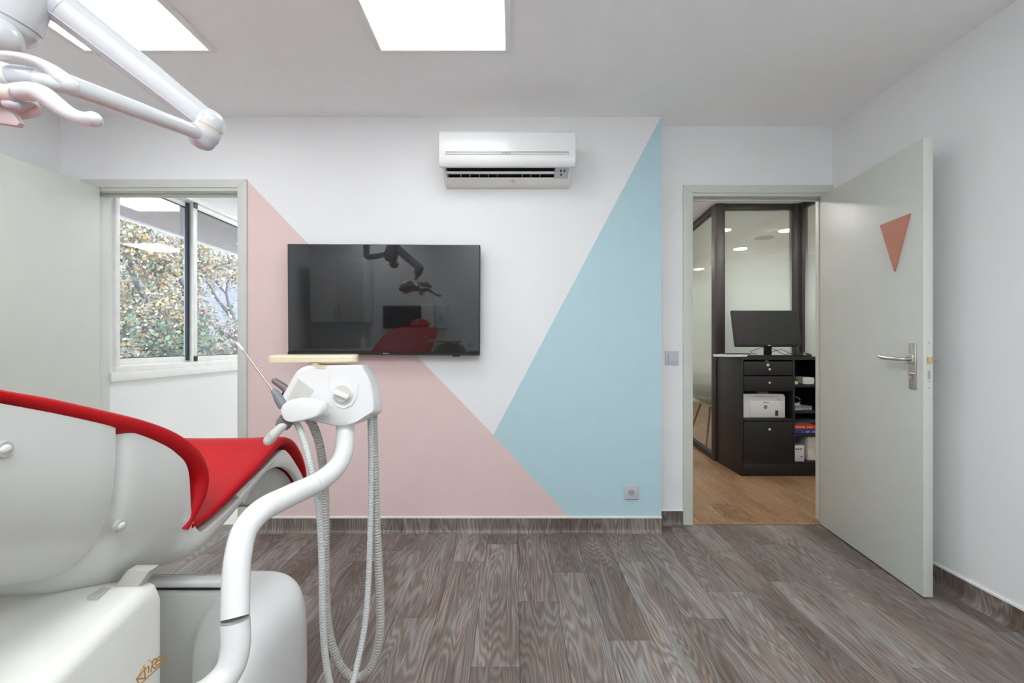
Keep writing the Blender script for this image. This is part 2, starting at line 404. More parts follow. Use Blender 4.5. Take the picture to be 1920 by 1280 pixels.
angR = math.atan(.117)
dR, MR = door_leaf('door_2', (1.916, YA-.012, 0), angR, .826, 2.047, .040, 1, 'open grey green door with a coral triangle on it')
# lock case on the free edge of the right leaf
lk = obj('lock_faceplate', bx((.8255, -.033, .922), (.8268, -.013, 1.155), .0004, 1, MR), GREY, dR)
obj('latch_bolt', bx((.826, -.030, 1.048), (.838, -.014, 1.074), .002, 2, MR), BRASS, lk)
obj('dead_bolt', bx((.8265, -.028, .975), (.8275, -.018, 1.012), .0003, 1, MR), GREYP, lk)
for z in (1.135, .965, .935):
    b = B(); cyl(b, MR @ Vector((.8265, -.023, z)), MR @ Vector((.8275, -.023, z)), .0035, 12); obj('screw', b, GREYP, lk)
angL = math.atan(.078)
dL, ML = door_leaf('door_1', (-2.472, YB-.012, 0), angL, .83, 2.062, .040, -1, 'open grey green door at the left, leaning on nothing')
dL['label'] = 'open grey green door at the left of the room'
# hinges of the right door
for z in (.25, 1.05, 1.82):
    b = B(); cyl(b, (1.956, YA-.018, z-.05), (1.956, YA-.018, z+.05), .008, 12); obj('hinge', b, STEEL, dR)
# coral triangle on the leaf: corner pixels laid onto the leaf plane
def on_leaf(px, py):
    d0 = MR.inverted() @ Vector((0, 0, CH)); v = MR.inverted().to_3x3() @ Vector(((px-VX)/F, 1, -(py-VY)/F)); t = -d0.y/v.y
    return d0+v*t
tri = [on_leaf(1653, 422), on_leaf(1709, 400), on_leaf(1680, 509)]
b = B(); prism(b, [MR @ Vector((p.x, .0008, p.z)) for p in tri], (MR.to_3x3() @ Vector((0, .009, 0))), .0008, 1)
tag(obj('triangle_sign', b, CORAL), 'flat coral triangle pointing down, fixed on the open grey door', 'sign')

# ------------------------------------------------------------------ ceiling light panels
def led(x0, y0, label, s=.623, l=.623, z=ZC, m=None, name='ceiling_light'):
    r = thing(name, label, 'ceiling light', (x0+s/2, y0+l/2, z), 'led ceiling panels')
    w = .027
    for a, c in (((x0, y0), (x0+s, y0+w)), ((x0, y0+l-w), (x0+s, y0+l)), ((x0, y0+w), (x0+w, y0+l-w)), ((x0+s-w, y0+w), (x0+s, y0+l-w))):
        obj('frame_bar', bx((*a, z-.012), (*c, z+.002), .003, 2), ALU, r)
    obj('diffuser', bx((x0+w, y0+w, z-.006), (x0+s-w, y0+l-w, z-.003)), m or LED, r)
led(-.632, 1.50, 'square lit ceiling panel above the air conditioner, centre of the photo')
led(-2.0, 1.50, 'square lit ceiling panel behind the white lamp arm at upper left')
led(-.632, -.72, 'long unseen fill panel added above the camera position', l=1.24, m=LED_FILL)  # rear row out of view, added to fill the room with light
led(-2.0, -.72, 'long unseen fill panel added above the head end of the dental chair', l=1.24, m=LED_FILL)
led(.74, -.72, 'long unseen fill panel added at the right rear of the room', l=1.24, m=LED_FILL)

# ------------------------------------------------------------------ television
TVM = Matrix.Translation((-.7535, 2.652, 1.3885)) @ Matrix.Rotation(math.radians(.35), 4, 'Y') @ Matrix.Rotation(math.radians(1.5), 4, 'X')
tv = thing('television', 'wide black wall mounted television reflecting the room', 'television', (-.7535, 2.652, 1.3885))
TW, TH = 1.121, .643
obj('housing', bx((-TW/2, .0, -TH/2), (TW/2, .045, TH/2), .004, 2, TVM), DARK, tv)
obj('screen', bx((-TW/2+.004, -.003, -TH/2+.017), (TW/2-.004, .001, TH/2-.004), .001, 1, TVM), SCREEN, tv)
obj('lower_bezel', bx((-TW/2, -.004, -TH/2), (TW/2, .001, -TH/2+.015), .001, 1, TVM), DARK, tv)
obj('sensor', bx((TW/2-.16, -.003, -TH/2-.007), (TW/2-.115, .012, -TH/2+.001), .001, 1, TVM), DARK, tv)
obj('logo', text('PHILIPS', .0105, TVM @ Matrix.Translation((.013, -.0042, -TH/2+.0075)) @ FACE), LIGHTG, tv)
obj('wall_bracket', bx((-.20, .04, -.15), (.20, .085, .15), .004), DARK, tv) if False else None
b = B(); box(b, (-.95, 2.685, 1.30), (-.56, YB-.001, 1.50), .003); obj('wall_bracket', b, DARK, tv)

# ------------------------------------------------------------------ air conditioner
ax0, ax1 = P(823, 0, 2.53).x, P(1079.5, 0, 2.53).x
ac = thing('air_conditioner', 'white split air conditioner high on the painted wall', 'air conditioner', ((ax0+ax1)/2, 2.66, 2.07))
def acprof(x, pts): return [Vector((x, y, z)) for y, z in pts]
body = [(YB-.001, 2.318), (2.560, 2.318), (2.556, 2.140), (2.575, 2.128), (2.645, 2.088), (2.665, 2.073), (2.690, 2.065), (YB-.001, 2.065)]
# body as a channel: side cheeks, hood and sill so that the outlet is a real recess
inn0, inn1 = P(836, 0, 2.58).x, P(1041, 0, 2.58).x
b = B()
for xa, xb in ((ax0+.012, inn0), (inn1, ax1-.012)): prism(b, acprof(xa, body), (xb-xa, 0, 0), .003, 2)
prism(b, acprof(inn0, [(YB-.001, 2.318), (2.560, 2.318), (2.556, 2.140), (2.566, 2.131), (2.70, 2.150), (YB-.001, 2.16)]), (inn1-inn0, 0, 0))
prism(b, acprof(inn0, [(2.634, 2.094), (2.645, 2.0875), (2.665, 2.073), (2.690, 2.065), (YB-.001, 2.065), (YB-.001, 2.10), (2.70, 2.10)]), (inn1-inn0, 0, 0))
obj('body', b, PLASTY, ac)
fp = [(2.556, 2.319), (2.540, 2.318), (2.529, 2.306), (2.5245, 2.26), (2.5245, 2.165), (2.530, 2.134), (2.540, 2.122), (2.556, 2.120)]
front = obj('front_panel', prism(B(), acprof(ax0, fp), (ax1-ax0, 0, 0), .004, 3), PLAST, ac)
gx0, gx1 = P(834, 0, 2.524).x, P(1068, 0, 2.524).x; gz = P(0, 286.5, 2.524).z
b = B(); box(b, (gx0, 2.519, gz-.008), (gx1, 2.528, gz-.001), .002, 3); obj('grip_ledge', b, PLAST, front)
obj('grip_groove', bx((gx0+.004, 2.5236, gz-.001), (gx1-.004, 2.526, gz+.009), .001), GREYP, front)
obj('logo', text('HITACHI', .012, at(P(949.5, 0, 2.519).x, 2.5185, gz-.0046)), INK, front)
obj('outlet_lining', bx((inn0+.001, 2.68, 2.075), (inn1-.001, 2.70, 2.150)), DARK, ac)
b = B(); prism(b, acprof(inn0+.001, [(2.5585, 2.1275), (2.566, 2.1305), (2.699, 2.1495), (2.699, 2.144), (2.566, 2.127), (2.5595, 2.1245)]), (inn1-inn0-.002, 0, 0)); obj('outlet_dark_sheet', b, DARK, ac)  # thin black sheet added under the lit hood to darken the outlet
lv = B(); box(lv, (inn0+.003, 2.588, 2.1035), (inn1-.003, 2.610, 2.1125), .002, 2, None); obj('louvre', lv, PLAST, ac)
for px in (863, 880, 898, 915, 932, 979, 995, 1012):
    x = P(px, 0, 2.62).x; b = B(); prism(b, [Vector((x, 2.615, 2.100)), Vector((x, 2.64, 2.097)), Vector((x, 2.675, 2.12)), Vector((x, 2.65, 2.128))], (.0025, 0, 0)); obj('vane', b, LIGHTG, ac)
lab_n = Vector((0, .040, .070)).normalized()
sx0, sx1 = P(1041, 0, 2.6).x, P(1066, 0, 2.6).x
b = B(); prism(b, [Vector((sx0, 2.5765, 2.1275)), Vector((sx1, 2.5765, 2.1275)), Vector((sx1, 2.6415, 2.0900)), Vector((sx0, 2.6415, 2.0900))], (0, -.0005, -.0009)); stk = obj('sticker', b, SOCK, ac)
for k, (u, w, t) in enumerate(((.35, .1, .18), (.62, .1, .25), (.40, .45, .2))):
    x = sx0+(sx1-sx0)*u; y = 2.5765+.065*w+.004; z = 2.1275-.0375*w-.0023; d = Vector((0, .065, -.0375))*.2
    b = B(); prism(b, [Vector((x, y, z)), Vector((x+.010, y, z)), Vector((x+.010, y, z))+d, Vector((x, y, z))+d], (0, -.0009, -.0016)); obj('printed_mark', b, INK, stk)
b = B(); prism(b, [P(957, 341, 2.655), P(961, 338.5, 2.655), P(966, 341, 2.655)], (0, -.006, 0)); obj('arrow_mark', b, GREYP, ac)

# ------------------------------------------------------------------ switch and socket
sw = thing('light_switch', 'square lilac grey light switch left of the right doorway', 'switch', P(1260.5, 671, YA))
def plate(cx, cy, yw, s, root):
    c = P(cx, cy, yw-.012); h = s/2
    obj('cover_plate', bx((c.x-h, yw-.011, c.z-h), (c.x+h, yw-.0002, c.z+h), .004, 3), SOCK, root); return c
c = plate(1260.5, 671, YA, .085, sw)
obj('surround', bx((c.x-.027, YA-.0122, c.z-.027), (c.x+.027, YA-.010, c.z+.027), .001), GREYP, sw)
obj('rocker', bx((c.x-.0245, YA-.0155, c.z-.0245), (c.x+.0245, YA-.010, c.z+.0245), .002, 2), SOCK, sw)
so = thing('power_socket', 'square grey power socket low on the pale blue paint', 'socket', P(1184, 923, YB))
c = plate(1184, 923, YB, .086, so)
obj('inner_plate', bx((c.x-.024, YB-.0125, c.z-.024), (c.x+.024, YB-.010, c.z+.024), .001), SOCK, so)
b = B(); tube(b, [(c.x, YB-.0135, c.z), (c.x, YB-.0135, c.z)], [.021, .018], 24, cap=False) if False else None
cyl(b, (c.x, YB-.0145, c.z), (c.x, YB-.0120, c.z), .0205, 28); obj('rim', b, SOCK, so)
b = B(); cyl(b, (c.x, YB-.0150, c.z), (c.x, YB-.0125, c.z), .0185, 28); obj('well', b, GREYP, so)
for dx in (-.0095, .0095):
    b = B(); cyl(b, (c.x+dx, YB-.0154, c.z), (c.x+dx, YB-.0130, c.z), .003, 12); obj('pin_hole', b, DARK, so)
b = B(); cyl(b, (c.x, YB-.026, c.z+.010), (c.x, YB-.0130, c.z+.010), .0024, 12); obj('earth_pin', b, STEEL, so)

# ------------------------------------------------------------------ dental chair (axis along y, foot end towards the painted wall)
CX, HW = -1.08, .285
XE = CX+HW                                              # near edge of the chair
def yz(px, py, X=XE): q = QX(px, py, X); return (q.y, q.z)
chair = thing('dental_chair', 'dental treatment chair with red upholstery and white shells', 'dental chair', (CX, 1.1, 0))
def pad(path, hws, ths, cx=CX, dish=0, seg=44, ns=7):
    p = cr([(y, z, h, t) for (y, z), h, t in zip(path, hws, ths)], ns); rs = []
    for i, (y, z, h, t) in enumerate(p):
        a, c = p[max(i-1, 0)], p[min(i+1, len(p)-1)]; d = np.array([c[0]-a[0], c[1]-a[1]]); d /= np.linalg.norm(d); n = np.array([-d[1], d[0]])
        r = []
        for k in range(seg):
            an = 2*PI*k/seg; u = sp(math.cos(an), .28); v = sp(math.sin(an), .75)*t/2; v -= dish*(1-min(1, abs(u))**4)
            r.append(Vector((cx+u*h, y+n[0]*v, z+n[1]*v)))
        rs.append(r)
    return rings(B(), rs)
rim = [yz(0, 738), yz(100, 758), yz(200, 782), yz(280, 803), yz(335, 825), yz(372, 853), yz(389, 888), yz(386, 925), yz(374, 965), yz(364, 992)]
y0, z0 = rim[0]; sl = (rim[0][1]-rim[1][1])/(rim[1][0]-rim[0][0])
head = [(.10, z0+(y0-.10)*sl*.60), (.30, z0+(y0-.30)*sl*.80), (.50, z0+(y0-.5)*sl*.95)]
path = head+rim
obj('backrest_cushion', pad(path, [HW*.72, HW*.88, HW*.97]+[HW]*8+[HW*.97, HW*.95], [.05, .046, .04, .034, .043, .052, .059, .062, .060, .054, .046, .034, .022], dish=.012), RED, chair)
seat = [yz(372, 986), yz(405, 961), yz(450, 913), yz(500, 860), yz(528, 829), yz(548, 829), yz(565, 850), yz(577, 878), yz(583, 900)]
obj('seat_cushion', pad(seat, [HW*.95, HW*.97, HW, HW, HW, HW, HW*.99, HW*.97, HW*.94], [.032, .042, .050, .052, .050, .048, .045, .040, .034], dish=.016), RED, chair)
# headrest on a steel bar
hb = head[0]
b = B(); tube(b, [(CX, hb[0]+.15, hb[1]-.09), (CX, hb[0]-.03, hb[1]+.0)], .014); hbar = obj('headrest_bar', b, STEEL, chair)
b = B(); ellipsoid(b, (0, 0, 0), (.115, .105, .05)); bmesh.ops.transform(b, matrix=Matrix.Translation((CX, hb[0]-.05, hb[1]+.045)) @ Matrix.Rotation(-.55, 4, 'X'), verts=b.verts)
obj('headrest_cushion', b, RED, chair)

def shell(st, seg=40, n=3.2, cx=CX):
    """st: (y, z_top, z_bottom, half width); lower half super-ellipse with a flat lid"""
    rs = []
    for y, zt, zb, h in cr(st, 6):
        r = []
        for k in range(seg+1):
            a = PI*k/seg; r.append(Vector((cx+h*sp(math.cos(a), 2/n), y, zt-(zt-zb)*abs(math.sin(a))**(2/n))))
        rs.append(r)
    return rings(B(), rs)
def rz(y):                                              # height of the pad path on the back
    ys = [p[0] for p in path[:9]]; return float(np.interp(y, ys, [p[1] for p in path[:9]]))
sb = []
for y, zb, h in ((.12, None, .60), (.16, None, .80), (.30, None, .93), (.50, None, .99), (.66, .758, 1.), (.72, .728, 1.), (.80, .695, 1.), (.88, .660, 1.), (.918, .645, .99)):
    zt = rz(y)-.014; zb = zt-(.10 if y < .2 else .19 if y < .4 else .245) if zb is None else zb
    sb.append((y, zt, zb, (HW-.004)*h))
back_shell = obj('backrest_shell', shell(sb, n=3.0), SHELL, chair, sharp=50)
ss = [(.929, rz(.929)-.016, .645, HW-.026), (.96, rz(.96)-.016, .60, HW-.008), (1.02, rz(1.02)-.02, .562, HW-.006), (1.08, rz(1.08)-.03, .545, HW-.006), (1.125, rz(1.125)-.05, .542, HW-.008),
      (1.150, .695, .545, HW-.016), (1.175, .645, .550, HW-.012), (1.215, .646, .562, HW-.006), (1.30, .668, .592, HW-.005), (1.38, .695, .632, HW-.005), (1.46, .722, .672, HW-.005), (1.53, .742, .700, HW-.006)]
seat_shell = obj('seat_shell', shell(ss, n=2.7), SHELL, chair, sharp=50)
# leg shell: side plates with an arch and a darker underside panel
outer = [(448, 926), (500, 876), (530, 846), (542, 846), (558, 868), (572, 894), (581, 920)]
inner = [(575, 925), (558, 893), (545, 880), (530, 875), (512, 879), (495, 892), (478, 915), (463, 944)]
out_s = [tuple(q) for q in cr(outer, 4)]; in_s = [tuple(q) for q in cr(inner, 4)]
for sx, w in ((1, -.02), (-1, .02)):
    X = CX+sx*(HW-.007)
    poly = [Vector((X, *yz(px, py))) for px, py in out_s+in_s]
    ls = obj('leg_shell_side', prism(B(), poly, (w, 0, 0), .003, 2), SHELL, chair, sharp=50)
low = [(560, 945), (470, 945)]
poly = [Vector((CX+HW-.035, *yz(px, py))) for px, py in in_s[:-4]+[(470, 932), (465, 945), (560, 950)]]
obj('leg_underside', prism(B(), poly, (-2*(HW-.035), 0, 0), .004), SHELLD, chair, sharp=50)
# fixing caps on the shells
def cap(px, py, X, r, root):
    q = QX(px, py, X); b = B(); ellipsoid(b, q, (r*.55, r, r*.8), seg=20); obj('screw_cap', b, SHELL, root)
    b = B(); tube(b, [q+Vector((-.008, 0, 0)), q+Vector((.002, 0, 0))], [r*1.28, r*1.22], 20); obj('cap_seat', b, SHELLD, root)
cap(9, 842, XE-.001, .010, back_shell)
cap(227, 985, XE-.022, .010, back_shell)

# base: chair column cover, lift brackets, plinth and toe
def sbox(lo, hi, seg=28, e=.22, taper=None):
    """rounded box made of super-elliptic sections stacked in z; taper(t) -> (sx, sy, dy)"""
    lo, hi = Vector(lo), Vector(hi); c = (lo+hi)/2; h = (hi-lo)/2; rs = []
    for t in [0]+[1-(1-k/14)**1.0 for k in range(1, 10)]+[.70, .78, .85, .90, .94, .97, .99, 1.0]:
        sx, sy, dy = taper(t) if taper else (1, 1, 0)
        rs.append([Vector((c.x+h.x*sx*sp(math.cos(a), e*2), c.y+dy+h.y*sy*sp(math.sin(a), e*2), lo.z+(hi.z-lo.z)*t)) for a in [2*PI*k/(seg*2) for k in range(seg*2)]])
    return rings(B(), rs)
XB = -.795
# column cover: straight east face with the lettering, sloping top with a rounded shoulder
cv = B()
prof = [(.16, 0), (1.045, 0), (1.045, .555), (1.030, .590), (.98, .602), (.80, .560), (.55, .50), (.30, .44), (.16, .40)]
prism(cv, [Vector((XB, y, z)) for y, z in prof], (2*(CX-XB), 0, 0), .030, 6)
cover = obj('column_cover', cv, PLASTY, chair, sharp=40)
# gold hand lettering as raised strokes on the east face
def stroke(pts, r=.0016):
    q = [QX(200+x/7.385, 1140+y/7.385, XB+.0004) for x, y in pts]; return tube(B(), q, r, 8, round_end=True, squash=(1, .5))
lt = B()
def addbm(a, c):
    me = bpy.data.meshes.new('t'); c.to_mesh(me); c.free(); a.from_mesh(me); bpy.data.meshes.remove(me)
for st in ([(448, 1050), (418, 975), (470, 885), (515, 790), (528, 870), (533, 968)], [(412, 978), (470, 972), (533, 968)], [(420, 965), (470, 920), (535, 835)],
           [(540, 838), (582, 802), (585, 840), (578, 888)], [(588, 725), (594, 719)],
           [(640, 735), (628, 800), (615, 872)], [(618, 745), (660, 700), (690, 702), (680, 745), (630, 800), (672, 832), (700, 800)],
           [(748, 660), (705, 690), (690, 730), (735, 715)], [(690, 730), (680, 780), (705, 790), (748, 752)],
           [(780, 625), (765, 722), (800, 695), (832, 655)], [(470, 1050), (600, 925), (720, 815), (835, 710)]):
    addbm(lt, stroke(st))
obj('lettering', lt, GOLD, cover)
# plinth across the far side of the cover with a lid and dark slit, toe of the base
obj('plinth', bx((-1.34, 1.20, 0), (-.765, 1.30, .480), .014, 4), SHELL, chair)
obj('lid_slit', bx((-1.33, 1.206, .478), (-.772, 1.25, .492), .001, 1), NAVY, chair)
obj('plinth_lid', bx((-1.345, 1.192, .490), (-.76, 1.228, .508), .006, 3), ENAMEL, chair)
pb = [P(x, y, 1.165) for x, y in cr([(352, 1330), (354, 1260), (358, 1215), (370, 1172), (388, 1140), (404, 1120), (424, 1108)], 4)]+[P(424, 1330, 1.165)]
obj('plinth_bulge', prism(B(), pb, (0, .045, 0), .012, 4), SHELL, chair, sharp=50)
tr_ = []
for z, xr, ya, yb in cr([(0, -.640, 1.045, 1.50), (.12, -.638, 1.05, 1.50), (.24, -.638, 1.06, 1.495), (.31, -.644, 1.09, 1.49), (.355, -.660, 1.14, 1.485), (.385, -.685, 1.20, 1.475), (.403, -.72, 1.27, 1.46), (.410, -.755, 1.33, 1.44)], 4):
    x0 = -.70+.10*(xr+.638); c_, h_, yc, hy = (x0+xr)/2, (xr-x0)/2, (ya+yb)/2, (yb-ya)/2; r = []
    for k in range(56):
        an = 2*PI*k/56; u, v = sp(math.cos(an), .5), sp(math.sin(an), .62); y = yc+hy*v
        r.append(Vector((c_+h_*u-(1-u)/2*(y-1.045)*.50, y, z)))
    tr_.append(r)
obj('base_toe', rings(B(), tr_), PLAST, chair, sharp=50)
# lift brackets between the shells and the cover
for xb, xt, w in ((-.912, -.850, .052), (-1.135, -1.075, .062)):
    b = B(); prism(b, [Vector((xb, 1.0, .55)), Vector((xb+w, 1.0, .55)), Vector((xt+w, 1.0, .632)), Vector((xt, 1.0, .632))], (0, .03, 0), .003); obj('lift_bracket', b, mat('bracket beige', (.50, .49, .44), .5), chair)
obj('cover_notch', bx((-.890, .95, .588), (-.868, .985, .6045), .001, 1), SHELLD, cover)

# ------------------------------------------------------------------ assistant's instrument unit on its swing arm
unit = thing('instrument_unit', 'white dental instrument unit with tray and hoses on a curved arm', 'dental unit', P(640, 740, 1.32))
def PD(*l): return [P(*q) for q in l]
def RT(*l, n=6):                                         # (px, py, depth, radius) -> smooth points and radii
    q = cr([(*P(*a[:3]), a[3]) for a in l], n); return [Vector(p[:3]) for p in q], [float(p[3]) for p in q]
low = [(330, 1330, .80), (392, 1296, .82), (428, 1258, .845), (441, 1215, .86), (441, 1164, .87)]
up = [(441, 1157, .87), (442, 1100, .89), (446, 1045, .91), (460, 992, .94), (493, 955, .98), (545, 928, 1.05), (596, 904, 1.13), (628, 878, 1.20), (644, 848, 1.26), (647, 815, 1.30), (647, 790, 1.31)]
b = B(); tube(b, cr(PD(*low), 8), .0255, 28); obj('lower_arm', b, ENAMEL, unit)
b = B(); tube(b, cr(PD(*up), 8), .0250, 28); arm = obj('upper_arm', b, ENAMEL, unit)
b = B(); tube(b, [P(441, 1164.5, .87), P(441, 1157, .87)], .0240, 28); obj('arm_joint_ring', b, GREYP, arm)
b = B(); tube(b, [P(588, 908, 1.115), P(590, 907, 1.118)], .0256, 28); obj('arm_seam', b, SHELL, arm)
# housing: silhouette polygon extruded in depth, with facets of the front
DU = 1.27
sil = [(521, 757), (552, 703), (562, 692), (576, 686), (606, 685), (660, 684.5), (686, 684), (694, 690), (706, 708), (713, 730), (716.5, 752), (716.5, 770), (710, 776), (688, 788), (664, 796), (636, 799), (608, 794), (582, 788), (540, 775)]
def lp(d, q, grow=0): return [P(x+(grow*max(0, min(1, (x-640)/50))), y, d) for x, y in q]
sm = [tuple(q) for q in cr(sil+[sil[0]], 3)][:-1]
ctr = (628, 742)
def inset(q, k): return [(ctr[0]+(x-ctr[0])*k, ctr[1]+(y-ctr[1])*k) for x, y in q]
fr_ = [(x-14*max(0, min(1, (x-650)/50)), y) for x, y in sm]
housing = obj('housing', rings(B(), [lp(DU, inset(fr_, .955)), lp(DU+.003, inset(fr_, .985)), lp(DU+.010, fr_), lp(DU+.06, [(x+(a-x)*.5, y) for (x, y), (a, _) in zip(fr_, sm)]), lp(DU+.10, sm), lp(DU+.115, inset(sm, .985)), lp(DU+.12, inset(sm, .95))]), PLAST, unit, sharp=45)
# sloping grey side facet at the upper left, raised rib, dial
fa = [P(x, y, DU-.0015) for x, y in ((560, 708), (589, 731), (577, 748), (538, 752))]
obj('side_facet', prism(B(), fa, (0, .004, 0), .001, 1), mat('grey facet', (.55, .56, .53), .35), housing)
dl = P(643.5, 738, DU)
b = B(); ring = [Vector((dl.x+.0335*math.cos(a)*(1 if k else 1), dl.y, dl.z+.0335*math.sin(a))) for k, a in enumerate(2*PI*i/32 for i in range(32))]
tube(b, [dl+Vector((0, .004, 0)), dl+Vector((0, -.003, 0)), dl+Vector((0, -.006, 0))], [.0300, .0285, .0255], 32); obj('dial_surround', b, PLAST, housing)
b = B(); tube(b, [dl+Vector((0, 0, 0)), dl+Vector((0, -.0065, 0))], .0248, 32); obj('dial_gap', b, SHELLD, housing)
b = B(); cyl(b, dl+Vector((0, 0, 0)), dl+Vector((0, -.009, 0)), .0237, 32, bev=.0015); dial = obj('dial', b, mat('grey dial', (.55, .55, .51), .4), housing)
Mr = Matrix.Translation(dl) @ Matrix.Rotation(math.radians(24), 4, 'Y')
obj('dial_grip', bx((-.0215, -.020, -.006), (.0215, -.006, .006), .002, 2, Mr), PLASTY, dial)
b = B(); tube(b, [P(x, y, DU-.001) for x, y in ((617, 697), (617.5, 725), (622, 748), (632, 760), (645, 765), (658, 760), (668, 745), (671, 720))], .0022, 8, round_end=True); obj('moulded_rib', b, PLAST, housing)
# tray on a short pivot
FL, FR_ = P(500, 680, 1.27), P(670, 680, 1.33); FL.z = FR_.z = 1.0785; dv = Vector((-.052, .17, 0))
tray = obj('tray', prism(B(), [FL, FR_, FR_+dv, FL+dv], (0, 0, .0195), 0), IVORY, unit, sharp=40)
bmt = bmesh.new(); bmt.from_mesh(tray.data); bmesh.ops.bevel(bmt, geom=[e for e in bmt.edges if abs(e.verts[0].co.z-e.verts[1].co.z) > .01], offset=.02, segments=5, profile=.5, affect='EDGES')
bmesh.ops.bevel(bmt, geom=[e for e in bmt.edges if all(v.co.z+tray.location.z > max(q.co.z for q in bmt.verts)-.001 for v in e.verts)], offset=.006, segments=3, profile=.5, affect='EDGES')
bmt.to_mesh(tray.data); bmt.free(); tray.data.polygons.foreach_set('use_smooth', [True]*len(tray.data.polygons)); tray.data.set_sharp_from_angle(angle=.6)
b = B(); cyl(b, P(590, 686, 1.31), P(590, 680, 1.31), .018, 20); obj('tray_pivot', b, STEEL, unit)
b = B(); cyl(b, P(618, 689, 1.33), P(618, 683.2, 1.33), .062, 40); obj('pivot_disc', b, IVORY, unit)
# holder pod at the left
pod_px = cr([(525, 772), (528, 761), (537, 753), (549, 749), (570, 750), (590, 754), (600, 762), (602, 771), (597, 779), (582, 785), (560, 790), (543, 792), (531, 786), (525, 772)], 5)[:-1]
pod = obj('holder_pod', prism(B(), [P(x, y, 1.19) for x, y in pod_px], (0, .05, 0), .005, 3), PLAST, unit, sharp=45)
back = [P(x+3, y+1, 1.24) for x, y in ((528, 764), (549, 752), (604, 757), (606, 778), (560, 790), (535, 788))]
obj('holder_neck', prism(B(), back, (0, .06, 0), .006, 3), SHELL, pod, sharp=45)
b = B(); tube(b, [P(538, 786, 1.215), P(531, 795, 1.215), P(527, 801, 1.21)], [.020, .020, .016], 20); obj('holder_collar', b, TAUPE, pod)
b = B(); tube(b, [P(532, 796, 1.205), P(514, 814, 1.195), P(503, 826, 1.19)], [.0115, .0125, .0125], 18, round_end=True); hp = obj('suction_handpiece', b, mat('warm grey handpiece', (.52, .51, .49), .3, coat=.3), unit)
b = B(); tube(b, [P(512, 816, 1.193), P(507, 822, 1.191)], .0131, 18); obj('handpiece_seam', b, SHELLD, hp)
# syringe and a second instrument standing in the holder behind
b = B(); tube(b, [P(532, 762, 1.27), P(524, 749, 1.27), P(517, 737, 1.27), P(511, 731, 1.27)], [.014, .0135, .010, .0065], 16); sy = obj('syringe_body', b, SLATE, unit)
b = B(); tube(b, [P(511, 731, 1.27), P(455, 655, 1.29)], .0024, 10); obj('syringe_needle', b, mat('bronze steel', (.34, .29, .27), .25, metal=1), sy)
b = B(); tube(b, [P(455, 655, 1.29), P(445, 644, 1.293)], [.0036, .0046], 12, round_end=True); obj('syringe_tip', b, PLAST, sy)
b = B(); tube(b, [P(558, 748, 1.30), P(540, 733, 1.30), P(530, 724, 1.30), P(515, 714, 1.30)], [.014, .012, .010, .0085], 16, round_end=True); si = obj('dark_handpiece', b, TAUPE, unit)
b = B(); tube(b, [P(531, 738, 1.295), P(535, 732, 1.298)], .004, 10, round_end=True); obj('handpiece_button', b, DARK, si)
# hoses: two loops hanging from the pod to the right underside
h1 = [(551, 786, 1.23), (563, 806, 1.22), (577, 850, 1.20), (589, 905, 1.19), (599, 965, 1.185), (603.5, 1055, 1.18), (605, 1150, 1.18), (610, 1230, 1.19), (622, 1295, 1.20), (640, 1318, 1.22), (658, 1290, 1.26), (672, 1235, 1.30), (685, 1165, 1.33), (692, 1070, 1.35), (695, 960, 1.36), (696, 860, 1.365), (694, 775, 1.36)]
h2 = [(576, 782, 1.30), (588, 800, 1.31), (600, 838, 1.33), (607, 890, 1.36), (610, 950, 1.38), (610, 1030, 1.38), (611, 1120, 1.38), (618, 1190, 1.38), (636, 1243, 1.38), (660, 1269, 1.38), (686, 1262, 1.38), (704, 1230, 1.38), (712.5, 1185, 1.38), (713, 1130, 1.385), (710, 1057, 1.385), (705.5, 975, 1.385), (702.5, 870, 1.38), (700, 775, 1.375)]
obj('pale_hose', hose(PD(*h1), .0088, .0075, .10), HOSE1, unit)
obj('ribbed_hose', hose(PD(*h2), .0125, .0085, .16), HOSE2, unit)

# ------------------------------------------------------------------ operating lamp on its ceiling arm
lamp = thing('operating_lamp', 'white dental operating lamp on a jointed ceiling arm', 'dental lamp', P(40, 40, 1.0))
J1 = P(8, 26, 1.02); J2 = P(396, 247, 1.24)
# ceiling column and first arm (out of the frame to the left)
b = B(); tube(b, [(-1.42, .86, ZC-.001), (-1.42, .86, 1.93)], .030, 24); obj('ceiling_column', b, LAMPW, lamp)
b = B(); tube(b, [(-1.42, .86, ZC-.04), (-1.42, .86, ZC-.001)], [.055, .075], 28); obj('ceiling_rose', b, LAMPW, lamp)
b = B(); tube(b, cr([(-1.42, .86, 1.96), (-1.42, .86, 1.90), (-1.38, .88, 1.88), (-1.2, .99, 1.89), J1+Vector((-.02, 0, .03))], 6), .028, 24); obj('first_arm', b, LAMPW, lamp)
# big joint: tilted drum with a seam, grey trim and lower cap
Mj = Matrix.Translation(J1) @ Matrix.Rotation(math.radians(18), 4, 'Y')
def rev(prof, M, seg=40):
    rs = [[M @ Vector((r*math.cos(2*PI*k/seg), r*math.sin(2*PI*k/seg), z)) for k in range(seg)] for z, r in prof]; return rings(B(), rs)
obj('joint_hood', rev(cr([(.115, .010), (.112, .035), (.095, .056), (.06, .065), (.01, .066), (-.012, .064)], 5), Mj), LAMPW, lamp)
obj('joint_seam', rev([(-.012, .0628), (-.0155, .0625)], Mj), GREYP, lamp)
obj('joint_cup', rev(cr([(-.0155, .0638), (-.030, .060), (-.047, .048), (-.056, .030), (-.059, .006)], 5), Mj), LAMPW, lamp)
b = B(); ellipsoid(b, P(-10, 66, .985), (.046, .048, .040)); obj('front_cap', b, LAMPW, lamp)
